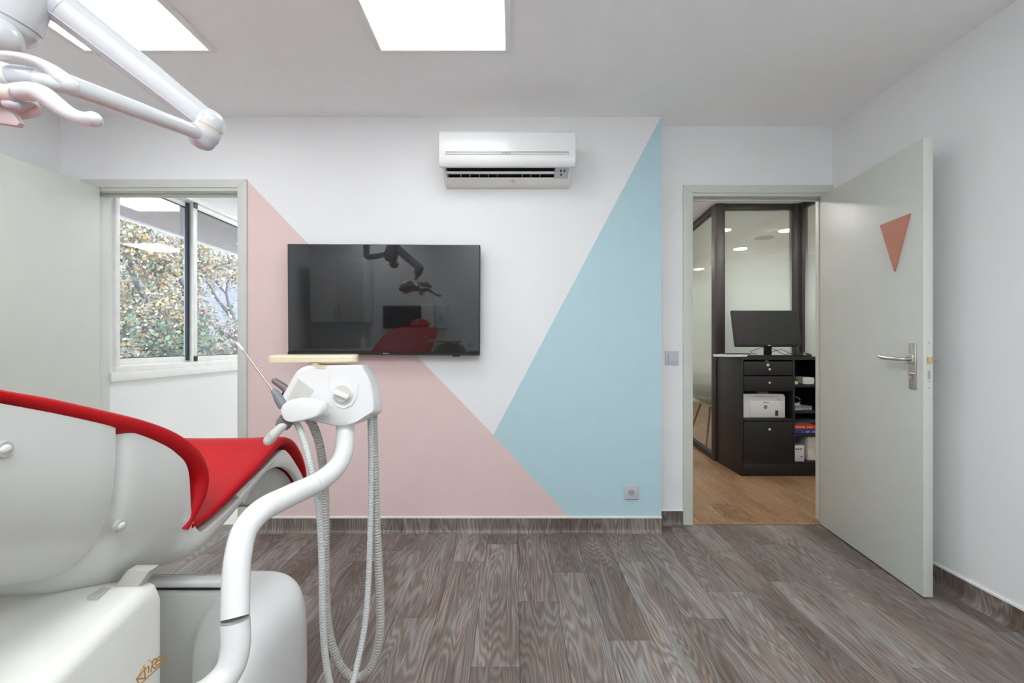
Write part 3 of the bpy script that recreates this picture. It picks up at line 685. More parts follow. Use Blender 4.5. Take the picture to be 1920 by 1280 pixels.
# spring arm from the joint to the elbow: deep rounded section
A0, A1 = P(66, -24, 1.045), P(386, 226, 1.232)
def seg_arm(name, a, c, r0, r1, m, sq, extra=()):
    b = B(); n = 10; tube(b, [a.lerp(c, i/n) for i in range(n+1)], [r0+(r1-r0)*i/n for i in range(n+1)], 28, round_end=True, squash=sq); return obj(name, b, m, lamp, sharp=60)
spring = seg_arm('spring_arm', A0, A1, .040, .033, LAMPW, (1.0, .72))
off = Vector((-.004, -.024, -.028))
b = B(); tube(b, [A0+off, A1+off*.85], .0022, 8, round_end=True); obj('arm_trim_line', b, LAMPG, spring)
T0, T1 = P(88, 4, 1.0), P(126, 12, 1.03)
b = B(); tube(b, [A0.lerp(A1, -.06), A0.lerp(A1, .105)], [.0405, .0408], 28, squash=(1.0, .74)); obj('arm_end_collar', b, BEIGE, spring)
b = B(); tube(b, [A0.lerp(A1, .105), A0.lerp(A1, .145)], [.0412, .0402], 28, squash=(1.0, .74)); obj('arm_end_trim', b, LAMPG, spring)
b = B(); tube(b, [A0.lerp(A1, .135)+Vector((-.02, -.035, -.016)), A0.lerp(A1, .10)+Vector((-.005, -.038, -.022))], .0018, 8); obj('arm_end_slot', b, DARK, spring)
# elbow
Me = Matrix.Translation(J2)
obj('elbow_upper', rev(cr([(.052, .004), (.047, .020), (.036, .032), (.02, .037), (.004, .0375)], 5), Matrix.Translation(P(388, 240, 1.24)) @ Matrix.Rotation(math.radians(22), 4, 'Y')), LAMPW, lamp)
obj('elbow_gap', rev([(.004, .0365), (-.0035, .0365)], Matrix.Translation(P(388, 240, 1.24)) @ Matrix.Rotation(math.radians(22), 4, 'Y')), BEIGE, lamp)
obj('elbow_lower', rev(cr([(-.0035, .0375), (-.02, .037), (-.032, .033)], 5), Matrix.Translation(P(388, 240, 1.24)) @ Matrix.Rotation(math.radians(22), 4, 'Y')), LAMPW, lamp)
obj('elbow_cap', rev(cr([(-.030, .0335), (-.046, .029), (-.056, .019), (-.060, .003)], 5), Matrix.Translation(P(388, 240, 1.24)) @ Matrix.Rotation(math.radians(22), 4, 'Y')), LAMPG, lamp)
la = seg_arm('lamp_arm', P(378, 251, 1.225), P(110, 152, .93), .0185, .0205, LAMPW, (1, .9))
b = B(); tube(b, [P(366, 247, 1.212), P(363.5, 246, 1.209)], .0188, 28, squash=(1, .91)); obj('lamp_arm_ring', b, GREYP, la)
# lamp head: yoke, swivel barrel, handle bars, reflector housing
b = B(); tube(b, *RT((-60, 106, .80, .006), (-10, 102, .80, .0062), (30, 105, .80, .0068), (65, 114, .81, .0080), (95, 130, .82, .0105), (116, 147, .825, .0135), (130, 160, .83, .0145)), 20, round_end=True); yoke = obj('yoke', b, LAMPW, lamp)
b = B(); tube(b, PD((20, 141, .83), (60, 147, .83), (125, 160, .83)), [.0165, .0175, .0145], 24, round_end=True); obj('swivel_barrel', b, LAMPW, yoke)
b = B(); tube(b, PD((31, 142, .829), (48, 145, .829), (66, 148, .829)), [.0185, .0188, .0182], 24, round_end=True); obj('barrel_ring', b, LAMPG, yoke)
b = B(); tube(b, PD((2, 138, .83), (22, 141, .83)), [.021, .018], 24, round_end=True); obj('barrel_end', b, PLASTY, yoke)
b = B(); tube(b, *RT((30, 174, .80, .0155), (58, 172, .80, .0158), (82, 178, .80, .0155), (105, 194, .795, .0140), (130, 212, .79, .0115), (155, 222, .785, .0112), (176, 224, .783, .0128)), 24, round_end=True); hd = obj('handle_bar', b, LAMPW, lamp)
b = B(); tube(b, PD((-6, 176, .80), (34, 178, .80)), [.0165, .0162], 24); obj('handle_collar', b, BEIGE, hd)
b = B(); tube(b, [P(36, 178, .80), P(33.5, 177.9, .80)], .0166, 24); obj('handle_seam', b, GREYP, hd)
hr = QX; b = B(); tube(b, cr(PD((-6, 176, .80), (-70, 170, .79), (-150, 172, .78), (-230, 190, .77)), 6), .0155, 20, round_end=True); obj('handle_bar', b, LAMPW, lamp)
# shallow dish pointing down at the chair
Md = Matrix.Translation(P(-72, 160, .84)) @ Matrix.Rotation(math.radians(-8), 4, 'Y') @ Matrix.Rotation(math.radians(12), 4, 'X')
obj('reflector_dish', rev(cr([(.045, .004), (.043, .030), (.030, .060), (.004, .085), (-.030, .098), (-.034, .0985), (-.034, .094), (-.028, .090), (.0, .075), (.020, .05), (.028, .02), (.029, .003)], 4), Md), LAMPW, lamp)
obj('reflector_glass', rev([(-.026, .001), (-.026, .088), (-.0255, .0885)], Md), LIGHTG, lamp)
b = B(); tube(b, PD((14, 194, .80), (28, 196, .80)), .0085, 14, round_end=True); obj('dish_lug', b, LAMPG, lamp)
b = B(); prism(b, PD((-8, 190, .81), (9, 196, .81), (26, 212, .81), (37, 230, .81), (30, 236, .81), (-8, 230, .81)), (0, .012, 0), .004, 2); obj('splash_shield', b, mat('pinkish lamp edge', (.52, .42, .42), .3), lamp)

# ------------------------------------------------------------------ corridor and glazed office behind the right doorway
YC = YA+T                                               # back of the doorway wall
tag(obj('wall_corridor_left', bx((.50, YC, 0), (.60, 9.0, 2.6)), WALL), 'white wall closing the corridor at the left', kind='structure')
tag(obj('wall_corridor_back', bx((.50, 9.0, 0), (5.0, 9.1, 2.6)), WALL), 'white wall at the far end of the office', kind='structure')
tag(obj('wall_corridor_right', bx((4.9, YC, 0), (5.0, 9.0, 2.6)), WALL), 'white wall at the right of the office', kind='structure')
tag(obj('wall_corridor_front', bx((XR+.1, YC-.08, 0), (5.0, YC, 2.6)), WALL), 'white corridor wall beside the right door', kind='structure')
tag(obj('ceiling_corridor', bx((.50, YC, 2.49), (5.0, 9.1, 2.6)), CEIL), 'white ceiling of the corridor and office', kind='structure')
fl2 = struct('floor_corridor', (0, 0, 0), 'warm oak plank floor of the corridor')
obj('underlay', bx((.50, YA, -.06), (5.0, 9.1, -.0045)), DARK, fl2)
oakfull = plank_mesh('plank', .19, 1.25, OAK)
lay(fl2, oakfull, .19, 1.25, .62, 0, 23, {}, YA+.002, 9.0, .6, 4.9, OAK)
b = B(); prism(b, [Vector((1.125, YA-.004, 0)), Vector((1.925, YA-.004, 0)), Vector((1.925, YA+.03, 0)), Vector((1.125, YA+.03, 0))], (0, 0, .003), .001, 1); obj('threshold_strip', b, OAK, fl2)

DOWN = mat('downlight diffuser', (.95, .95, .93), .6, emit=((1, .96, .90), 175))
def downlight(x, y, label, r=.085, z=2.49):
    t = thing('downlight', label, 'downlight', (x, y, z), 'round ceiling downlights')
    b = B(); tube(b, [(x, y, z), (x, y, z-.008)], [r+.015, r+.010], 32); obj('trim_ring', b, ALU, t)
    b = B(); tube(b, [(x, y, z-.006), (x, y, z-.010)], [r, r-.002], 32); obj('diffuser', b, DOWN, t)
downlight(3.23, 6.47, 'round lit downlight behind the glass, lower left of the two in the doorway')
downlight(3.26, 5.42, 'round lit downlight behind the glass, close to the right hand dark post')
downlight(3.35, 8.2, 'far round lit downlight seen through the left glass pane')
downlight(1.5, 4.2, 'round lit downlight over the corridor just beyond the right doorway')
downlight(1.3, 6.2, 'round lit downlight further along the corridor', r=.085)
downlight(2.5, 3.45, 'round lit downlight above the charcoal cabinet front')
downlight(4.3, 6.0, 'round lit downlight at the right side of the office')
sk_ = thing('ceiling_disc', 'flat grey round ceiling speaker seen through the office glass', 'disc', (3.2, 5.8, 2.49))  # flat grey disc set on the office ceiling
b = B(); tube(b, [(3.2, 5.8, 2.49), (3.2, 5.8, 2.482)], [.125, .120], 36); obj('disc_face', b, GREYP, sk_)
b = B(); tube(b, [(3.2, 5.8, 2.49), (3.2, 5.8, 2.486)], [.140, .135], 36); obj('rim', b, ALU, sk_)

# glazed partitions: posts, rails, panes
gp = struct('wall_glazed', (1.95, 4.40, 0), 'dark framed glass partition of the office')
ZT = 2.485
obj('post', bx((1.950, 4.385, 0), (2.043, 4.475, ZT), .003), CABL, gp)
obj('post', bx((2.712, 4.385, 0), (2.79, 4.475, ZT), .003), CABL, gp)
obj('top_rail', bx((2.043, 4.40, 2.432), (2.712, 4.46, ZT), .003), CABL, gp)
obj('bottom_rail', bx((2.043, 4.40, 0), (2.712, 4.46, .07), .003), CABL, gp)
obj('glass_pane', bx((2.043, 4.427, .07), (2.712, 4.433, 2.432)), FROST, gp)
# return along the corridor at the right
obj('top_rail', bx((2.765, 3.2, 2.432), (2.815, 4.385, ZT), .003), CABL, gp)
obj('bottom_rail', bx((2.765, 3.2, 0), (2.815, 4.385, .07), .003), CABL, gp)
obj('post', bx((2.765, 4.345, .07), (2.815, 4.385, 2.432), .002), CABL, gp)
obj('post', bx((2.765, 3.2, .07), (2.815, 3.24, 2.432), .002), CABL, gp)
obj('glass_pane', bx((2.787, 3.24, .07), (2.793, 4.345, 2.432)), FROST, gp)
# left partition running away from the corner post
Mp = Matrix.Translation((1.975, 4.475, 0)) @ Matrix.Rotation(-math.atan(.094), 4, 'Z')
obj('top_rail', bx((-.025, 0, 2.42), (.025, 3.6, ZT), .003, 2, Mp), CABL, gp)
obj('bottom_rail', bx((-.025, 0, 0), (.025, 3.6, .06), .003, 2, Mp), CABL, gp)
obj('post', bx((-.025, 1.9, .06), (.025, 1.98, 2.42), .003, 2, Mp), CABL, gp)
obj('post', bx((-.025, 3.52, .06), (.025, 3.6, 2.42), .003, 2, Mp), CABL, gp)
obj('glass_pane', bx((-.003, .0, .06), (.003, 1.9, 2.42), 0, 1, Mp), FROST, gp)
obj('glass_pane', bx((-.003, 1.98, .06), (.003, 3.52, 2.42), 0, 1, Mp), FROST, gp)
# far door frame in the office, seen through the glass
fr = struct('trim_3', (3.3, 6.9, 0), 'dark door frame further back in the office')
for x in (3.98, 4.72): obj('frame_post', bx((x, 6.9, 0), (x+.08, 6.96, 2.12), .003), CABL, fr)
obj('frame_head', bx((3.98, 6.9, 2.04), (4.80, 6.96, 2.12), .003), CABL, fr)

# visitor chair behind the left glass
vc = thing('visitor_chair', 'taupe shell chair with slim legs behind the left glass pane', 'chair', (2.32, 5.22, 0))
FAB = mat('taupe fabric', (.26, .24, .21), .85, bump=.3, bscale=300)
LEG = mat('dark bronze leg', (.10, .075, .05), .4, metal=.5)
rs = []
for t, (y, z, hw) in enumerate(cr([(4.98, .43, .18), (5.05, .45, .21), (5.25, .44, .22), (5.40, .47, .22), (5.46, .60, .21), (5.49, .74, .18), (5.50, .78, .13)], 5)):
    rs.append([Vector((2.32+hw*u, y-abs(u)**2*.07*(t/30), z+abs(u)**2.5*.07)) for u in np.linspace(-1, 1, 15)])
sb_ = rings(B(), rs, cap=False, closed=False); bmesh.ops.solidify(sb_, geom=sb_.faces[:], thickness=.035); obj('seat_shell', sb_, FAB, vc, sharp=60)
for (xa, ya), (xb, yb_) in (((2.20, 5.08), (2.10, 4.95)), ((2.44, 5.08), (2.55, 4.95)), ((2.20, 5.34), (2.12, 5.50)), ((2.44, 5.34), (2.53, 5.50))):
    b = B(); tube(b, [(xa, ya, .43), (xb, yb_, 0)], [.013, .008], 12); obj('leg', b, LEG, vc)

# charcoal storage cabinet
KX0, KX1, KY, KD, KH = 1.957, 2.757, 3.90, .46, 1.02
cab = thing('storage_cabinet', 'charcoal cabinet with drawers and open shelves beyond the doorway', 'cabinet', ((KX0+KX1)/2, KY+KD/2, 0))
def z_(py): return CH-(py-VY)*KY/F
def x_(px): return (px-VX)*KY/F
pw = .018
obj('top_panel', bx((KX0, KY, KH-.026), (KX1, KY+KD, KH), .0015), CABD, cab)
for x in (KX0, x_(1486.5), KX1-pw): obj('side_panel', bx((x, KY+.001, 0), (x+pw, KY+KD, KH-.026), .001), CABD, cab)
obj('back_panel', bx((KX0+pw, KY+KD-.012, .10), (KX1-pw, KY+KD-.001, KH-.026)), CABD, cab)
obj('plinth_panel', bx((KX0+pw, KY+.003, 0), (KX1-pw, KY+.02, .102), .001), CABD, cab)
dl0, dl1 = KX0+pw, x_(1486.5)
obj('bottom_panel', bx((dl0, KY+.002, .102), (KX1-pw, KY+KD-.012, .122), .001), CABD, cab)
obj('shelf', bx((dl0, KY+.002, z_(790)), (dl1, KY+KD-.012, z_(784.7)), .001), CABD, cab)
obj('shelf', bx((dl0, KY+.010, z_(733.5)), (dl1, KY+KD-.012, z_(731.2)), .001), CABD, cab)
def knob(root, px, py, m=STEEL):
    x, z = x_(px), z_(py); b = B(); cyl(b, (x, KY+.002, z), (x, KY-.014, z), .005, 12); cyl(b, (x, KY-.012, z), (x, KY-.022, z), .0095, 16, bev=.001); return obj('knob', b, m, root)
PEARL = mat('pearl knob', (.72, .66, .55), .3, metal=.3)
for pa, pb in ((677.5, 703.5), (705, 731)):
    d = obj('drawer_front', bx((dl0+.003, KY-.001, z_(pb)+.001), (dl1-.003, KY+.018, z_(pa)-.001), .0015), CABD, cab)
    knob(d, 1441, 692 if pa < 700 else 717, PEARL)
    if pa < 700:
        b = B(); cyl(b, (x_(1439.5), KY+.002, z_(684)), (x_(1439.5), KY-.006, z_(684)), .012, 18, bev=.001); obj('drawer_lock', b, PEARL, d)
        obj('strike_plate', bx((x_(1434), KY-.0025, z_(677)), (x_(1441), KY, z_(676)), .0003), STEEL, d)
d = obj('door_front', bx((dl0+.003, KY-.001, z_(865.5)+.001), (dl1-.003, KY+.018, z_(790.5)-.001), .0015), CABD, cab); knob(d, 1441, 804, PEARL)
s0, s1 = x_(1486.5)+pw, KX1-pw
SH = []
for pa, pb in ((721, 726), (770, 775), (814, 818.5)):
    obj('shelf', bx((s0, KY+.002, z_(pb)), (s1, KY+KD-.012, z_(pa)), .001), CABD, cab); SH.append(z_(pa))
SH.append(.122)
# on top
MM = Matrix.Translation((P(1439, 0, 4.02).x, 4.03, P(0, 615, 4.02).z)) @ Matrix.Rotation(math.radians(2), 4, 'Z') @ Matrix.Rotation(math.radians(-13), 4, 'X')
mo = thing('monitor', 'black computer monitor on the charcoal cabinet top', 'monitor', (P(1439, 0, 4.1).x, 4.12, KH))
obj('housing', bx((-.300, 0, -.165), (.300, .03, .165), .006, 3, MM), DARK, mo)
obj('screen', bx((-.290, -.002, -.148), (.290, .001, .158), .001, 1, MM), MATTE, mo)
obj('chin_badge', bx((-.012, -.003, -.160), (.012, -.0005, -.154), .0004, 1, MM), LIGHTG, mo)
mx = P(1439, 0, 4.1).x
obj('neck', bx((mx-.032, 4.085, KH+.008), (mx+.032, 4.11, KH+.20), .004), DARK, mo)
obj('foot', bx((mx-.11, 3.99, KH), (mx+.11, 4.17, KH+.010), .004), DARK, mo)
kb = thing('keyboard', 'flat black keyboard in front of the monitor', 'keyboard', (x_(1453), 3.97, KH))
obj('body', bx((x_(1402), 3.915, KH), (x_(1500), 3.985, KH+.012), .003), DARK, kb)
for r in range(4):
    for c_ in range(14): obj('key', bx((x_(1402)+.012+c_*.0305, 3.920+r*.0155, KH+.012), (x_(1402)+.038+c_*.0305, 3.933+r*.0155, KH+.016), .001, 1), DARK, kb)
tb = thing('tablet_box', 'white flat device with a black slab on top, left end of cabinet', 'device', (x_(1377), 3.97, KH))
obj('white_case', bx((x_(1354), 3.915, KH), (x_(1404), 4.08, KH+.020), .004), PLAST, tb)
obj('black_slab', bx((x_(1365), 3.93, KH+.020), (x_(1412), 4.06, KH+.030), .003), DARK, tb)
b = B(); tube(b, cr([(x_(1356), 3.91, KH+.012), (x_(1348), 3.90, KH+.006), (x_(1341), 3.905, KH+.004)], 5), .003, 8); obj('white_cable', b, PLAST, tb)
ms = thing('mouse', 'black computer mouse at the right end of cabinet top', 'mouse', (x_(1521), 3.98, KH))
b = B(); ellipsoid(b, (x_(1521), 3.98, KH+.006), (.055, .042, .030)); bmesh.ops.bisect_plane(b, geom=b.verts[:]+b.edges[:]+b.faces[:], plane_co=(0, 0, KH+.0005), plane_no=(0, 0, -1), clear_outer=True); bmesh.ops.holes_fill(b, edges=b.edges[:]); obj('shell', b, DARK, ms)
b = B(); cyl(b, (x_(1515)-.004, 3.955, KH+.031), (x_(1515)+.004, 3.955, KH+.031), .007, 14); obj('wheel', b, GREYP, ms)
ph = thing('phone', 'thin black phone leaning upright beside the monitor', 'phone', (x_(1499), 3.95, KH))
Mh = Matrix.Translation((x_(1503), 3.935, KH+.002)) @ Matrix.Rotation(math.radians(-14), 4, 'X') @ Matrix.Rotation(math.radians(70), 4, 'Z')
obj('phone_body', bx((-.035, -.004, 0), (.035, .004, .110), .003, 2, Mh), DARK, ph)
obj('rear_stand', bx((-.006, .0, 0), (.006, .05, .006), .001, 1, Mh), STEEL, ph)
for k, pts in enumerate((((1418, 664, 4.08), (1408, 659, 4.1), (1432, 650, 4.1)), ((1447, 652, 4.1), (1458, 658, 4.07), (1470, 664, 4.02), (1488, 663, 4.0)), ((1447, 660, 4.1), (1465, 655, 4.1), (1480, 662, 4.05), (1497, 665, 4.0)))):
    b = B(); tube(b, cr(PD(*pts), 8), .0025, 8)
    tag(obj('cable', b, DARK), ('thin black cable running left from under the monitor', 'thin black cable drooping right of the monitor foot, nearest', 'thin black cable arching behind the keyboard at right')[k], 'cable')
# printer
pr = thing('printer', 'white laser printer in the open niche of the charcoal cabinet', 'printer', (x_(1435), 4.1, z_(784.7)))
zb, zt = z_(784.5), z_(739.5); xa, xb = x_(1394.5)+.004, x_(1476)
obj('body', bx((xa, 3.925, zb), (xb, 4.28, zt-.012), .010, 4), PAPER, pr)
obj('top_cover', bx((xa+.004, 3.93, zt-.018), (xb-.004, 4.27, zt), .008, 3), PLAST, pr)
obj('front_flap', bx((x_(1409), 3.920, zb+.006), (x_(1467), 3.93, z_(753)), .004), PLAST, pr)
obj('flap_grip', bx((x_(1434), 3.917, z_(755.5)), (x_(1444), 3.924, z_(753.5)), .001), GREYP, pr)
obj('output_slot', bx((x_(1410), 3.921, z_(744)), (x_(1462), 3.93, z_(743)), .0005), GREYP, pr)
b = B(); prism(b, [Vector((x_(1427), 3.95, zt+.002)), Vector((x_(1447), 3.95, zt+.002)), Vector((x_(1452), 4.03, zt+.035)), Vector((x_(1431), 4.03, zt+.035))], (0, .003, 0)); obj('paper_stop', b, PLAST, pr)
obj('status_window', bx((x_(1456), 3.917, z_(779.5)), (x_(1461.5), 3.922, z_(770)), .0008), INK, pr)
b = B(); cx_, cz_ = x_(1438), z_(763.5); cyl(b, (cx_, 3.921, cz_), (cx_, 3.9185, cz_), .015, 28, bev=.0005); lg = obj('logo_disc', b, INK, pr)
obj('logo_letters', text('hp', .021, at(cx_, 3.918, cz_+.001)), PAPER, lg)
obj('model_text', text('LaserJet', .009, at(x_(1463), 3.9205, z_(750))), INK, pr)
# shelf contents
def item(name, label, cat, lo, hi, m, bev=.002, group=None): return tag(obj(name, bx(lo, hi, bev), m), label, cat, group)
t = thing('note_pad', 'small pale yellow note pad on the top open shelf', 'note pad', (x_(1496), KY+.06, SH[0]))
for k in range(4): obj('sheet_block', bx((x_(1491.5)+.001*(k % 2), KY+.035, SH[0]+k*.006), (x_(1501), KY+.11, SH[0]+k*.006+.0055), .0006, 1), YEL, t)
t = thing('wipe_pouch', 'crumpled lilac pouch on the top open shelf, left of white packet', 'pouch', (x_(1501), KY+.2, SH[0]))
b = B(); q = bmesh.ops.create_grid(b, x_segments=14, y_segments=10, size=1)
for v in q['verts']:
    u, w = v.co.x, v.co.y; h = max(0, (1-u**4)*(1-w**4)); v.co = Vector((x_(1502)+u*.055, KY+.22+w*.09, SH[0]+.004+.065*h+.008*math.sin(9*u+5*w)*h))
bmesh.ops.solidify(b, geom=b.faces[:], thickness=.003); obj('film', b, LILAC, t)
obj('printed_panel', bx((x_(1503), KY+.12, SH[0]+.02), (x_(1510), KY+.135, SH[0]+.05), .003), TAUPE, t)
t = thing('tissue_packet', 'white plastic packet on the top open shelf', 'packet', (x_(1522), KY+.1, SH[0]))
b = B(); q = bmesh.ops.create_cube(b, size=1); bmesh.ops.subdivide_edges(b, edges=b.edges[:], cuts=5, use_grid_fill=True)
for v in b.verts:
    p = v.co*2; n_ = math.sin(p.x*7+p.y*3)*.03; v.co = Vector((x_(1522)+p.x*.052*(1+n_)*(1-.08*abs(p.z)), KY+.10+p.y*.06*(1+n_), SH[0]+.031+p.z*.030*(1-.12*p.x*p.x)*(1+n_)))
obj('packet_film', b, PAPER, t); obj('packet_flap', bx((x_(1515), KY+.07, SH[0]+.058), (x_(1526), KY+.12, SH[0]+.061), .001), LILAC, t)
t = thing('router', 'dark grey flat electronic box with small ports on the second shelf', 'electronic box', (x_(1510), KY+.1, SH[1]))
obj('case', bx((x_(1491.5), KY+.03, SH[1]), (x_(1527), KY+.22, SH[1]+.038), .003), SLATE, t)
obj('front_strip', bx((x_(1493), KY+.027, SH[1]+.004), (x_(1525.5), KY+.031, SH[1]+.015), .001), LIGHTG, t)
for px in (1508, 1513, 1519): obj('port', bx((x_(px), KY+.0255, SH[1]+.006), (x_(px+2.5), KY+.028, SH[1]+.012), .0005, 1), DARK, t)
t = thing('paper_stack', 'small white paper stack lying on the dark electronic box', 'papers', (x_(1501), KY+.1, SH[1]+.038))
for k in range(3): obj('sheet_block', bx((x_(1491.5), KY+.05+.003*k, SH[1]+.038+k*.006), (x_(1509-k), KY+.16, SH[1]+.0435+k*.006), .001, 1), PAPER, t)
rr = random.Random(3)
for k, m in enumerate((PLAST, DARK, DARK)):
    c0 = Vector((x_(1505+k*2), KY+.12+k*.085, SH[1]+.075)); pts = [c0+Vector((.055*math.cos(a)*(1-.1*k), .03*math.sin(a), .028*math.sin(a+.5*k)+.01*rr.random())) for a in np.linspace(0, 5.6, 12)]
    b = B(); tube(b, cr(pts, 5), .0035, 8); tag(obj('coiled_cable', b, m), ('white coiled cable on the second open shelf', 'black coiled cable on the second shelf, just right of the white one', 'black coiled cable on the second shelf, furthest right')[k], 'cable')
def book(name, label, x0, x1, y0, y1, z0, z1, cover, spine, inkm):
    t = thing(name, label, 'book', ((x0+x1)/2, (y0+y1)/2, z0))
    obj('pages', bx((x0+.004, y0+.003, z0+.002), (x1-.003, y1-.004, z1-.002)), PAPER, t)
    obj('cover_board', bx((x0, y0, z0), (x1, y1, z0+.0022), .0006, 1), cover, t); obj('cover_board', bx((x0, y0, z1-.0022), (x1, y1, z1), .0006, 1), cover, t)
    sp_ = obj('spine', bx((x0, y0, z0), (x1, y0+.003, z1), .001), cover, t)
    obj('spine_text', text(spine, (z1-z0)*.55, at((x0+x1)/2, y0-.0004, (z0+z1)/2)), inkm, sp_)
    return t
book('book', 'thick blue book under the red one on the third shelf', x_(1489.5)+.004, x_(1489.5)+.29, KY+.015, KY+.25, SH[2], SH[2]+.036, BOOKB, 'J   ~ABC   EDEN ', PAPER)
book('book', 'thick red book with orange spine lettering on the third shelf', x_(1489.5)+.003, x_(1489.5)+.285, KY+.018, KY+.25, SH[2]+.0362, SH[2]+.077, BOOKR, 'ARMERINGA  BOEK OF TUNTEN', YEL)
t = thing('leaflet_pile', 'grey and red leaflets lying loose on the red book', 'leaflets', (x_(1518), KY+.12, SH[2]+.077))
for k, m in enumerate((LIGHTG, BOOKR, GREYP, SLATE)):
    Mk = Matrix.Translation((x_(1515)+.01*k, KY+.12, SH[2]+.079+.008*k)) @ Matrix.Rotation(.15*k-.2, 4, 'Z') @ Matrix.Rotation(-.05*k, 4, 'Y')
    obj('leaflet', bx((-.07, -.08, 0), (.07, .08, .003), .0008, 1, Mk), m, t)
t = thing('carton', 'small white carton with printed marks at the shelf bottom, left', 'box', (x_(1499), KY+.06, SH[3]))
obj('carton_body', bx((x_(1489.5)+.004, KY+.012, SH[3]), (x_(1510), KY+.12, z_(836)), .002), PAPER, t)
obj('carton_lid', bx((x_(1489.5)+.004, KY+.014, z_(836)), (x_(1510), KY+.12, z_(835.2)), .0005, 1), LIGHTG, t)
for px, py, w, h in ((1502, 856, 5, 1.2), (1493, 841, 3, 2.5), (1497.5, 841, 3, 2.5), (1502, 841, 3, 2.5), (1492, 848, 3, 1)): obj('printed_mark', bx((x_(px), KY+.0112, z_(py+h)), (x_(px+w), KY+.0122, z_(py)), 0), INK if h > 1.1 else GREYP, t)
for k, (pa, pb) in enumerate(((864.5, 842), (841.6, 818.8))):
    t = thing('carton', ('tall white carton at the shelf bottom, lower of two stacked', 'tall white carton at the shelf bottom, upper of two stacked')[k], 'box', (x_(1530), KY+.2, z_(pa)))
    z0 = max(z_(pa), SH[3]) if k == 0 else z_(pa)
    obj('carton_body', bx((x_(1519), KY+.03, z0), (s1-.002, KY+.40, z_(pb)), .002), PAPER, t)
    obj('side_print', bx((x_(1519)-.0006, KY+.07, z0+.015), (x_(1519)+.001, KY+.36, z_(pb)-.012), 0), LIGHTG, t)
    obj('tape', bx((x_(1528), KY+.029, z0+.004), (x_(1530), KY+.0305, z_(pb)-.002), 0), YEL, t)

# ------------------------------------------------------------------ room behind the left doorway with its window
XW = -2.545; WY0, WY1, WZ0, WZ1 = 2.90, 4.75, .952, 2.30
b = B(); YB2 = YA+.012
box(b, (XW-.10, YB2, 0), (XW, 7.6, WZ0)); box(b, (XW-.10, YB2, WZ1), (XW, 7.6, ZC+.1)); box(b, (XW-.10, YB2, WZ0), (XW, WY0, WZ1)); box(b, (XW-.10, WY1, WZ0), (XW, 7.6, WZ1))
tag(obj('wall_side_left', b, WALL), 'white wall below and around the window', kind='structure')
tag(obj('wall_side_back', bx((XW-.1, 7.6, 0), (.5, 7.7, 2.6)), WALL), 'white far wall of the window room', kind='structure')
tag(obj('wall_side_front', bx((DX1+.03, YA+.002, 0), (.5, YA+.06, 2.6)), WALL), 'white inner face of the painted wall', kind='structure')
tag(obj('ceiling_side', bx((XW, YB2, ZC), (.5, 7.7, ZC+.1)), CEIL), 'white ceiling of the window room', kind='structure')
tag(obj('floor_side', bx((XW-.1, YA, -.06), (.5, 7.7, .001)), CREAMF), 'cream vinyl floor of the window room', kind='structure')
led(-1.68-.31, 4.05, 'square lit ceiling panel in the window room, nearer the door', m=LEDW)
led(-.50, 6.1, 'square lit ceiling panel in the window room, far end', m=LEDW)
led(-1.68-.31, 6.1, 'square lit ceiling panel in the window room, far end by the window wall', m=LEDW)
wn = struct('window_1', (XW, 3.6, WZ0), 'white aluminium sliding window with two panes')
obj('sill', bx((XW-.02, WY0-.04, WZ0-.060), (XW+.022, WY1+.04, WZ0), .004), ALU, wn)
obj('bottom_track', bx((XW-.09, WY0, WZ0), (XW+.012, WY1, WZ0+.038), .003), ALU, wn)
obj('top_track', bx((XW-.09, WY0, WZ1-.038), (XW+.012, WY1, WZ1), .003), ALU, wn)
obj('side_track', bx((XW-.09, WY0, WZ0+.038), (XW+.012, WY0+.035, WZ1-.038), .003), ALU, wn)
obj('side_track', bx((XW-.09, WY1-.035, WZ0+.038), (XW+.012, WY1, WZ1-.038), .003), ALU, wn)
def sash(y0, y1, x0, nm, gasket_side):
    z0, z1, w, th = WZ0+.036, WZ1-.036, .046, .032
    s_ = obj('sash_rail', bx((x0, y0, z0), (x0+th, y1, z0+.046), .003), ALU, wn); obj('sash_rail', bx((x0, y0, z1-.046), (x0+th, y1, z1), .003), ALU, wn)
    obj('sash_stile', bx((x0, y0, z0+.046), (x0+th, y0+w, z1-.046), .003), ALU, wn); obj('sash_stile', bx((x0, y1-w, z0+.046), (x0+th, y1, z1-.046), .003), ALU, wn)
    g = bx((x0+.013, y0+w, z0+.046), (x0+.019, y1-w, z1-.046)); obj('glass_pane', g, GLASS, wn)
    for a, c in (((y0+w, z0+.046), (y1-w, z0+.052)), ((y0+w, z1-.052), (y1-w, z1-.046)), ((y0+w, z0+.052), (y0+w+.006, z1-.052)), ((y1-w-.006, z0+.052), (y1-w, z1-.052))):
        obj('gasket', bx((x0+.010, a[0], a[1]), (x0+.022, c[0], c[1])), NAVY, s_)
    return s_
sash(2.935, 3.672, XW-.078, 'outer', 1)
s_ = sash(3.630, 4.715, XW-.036, 'inner', 0)
obj('shadow_strip', bx((XW-.046, 3.600, WZ0+.05), (XW-.036, 3.630, WZ1-.05)), NAVY, wn)  # dark strip standing in for the shadow gap between the two sashes
for z in (WZ0+.040, WZ1-.080): obj('stop_block', bx((XW-.006, 3.632, z), (XW+.002, 3.672, z+.042), .002), DARK, wn)

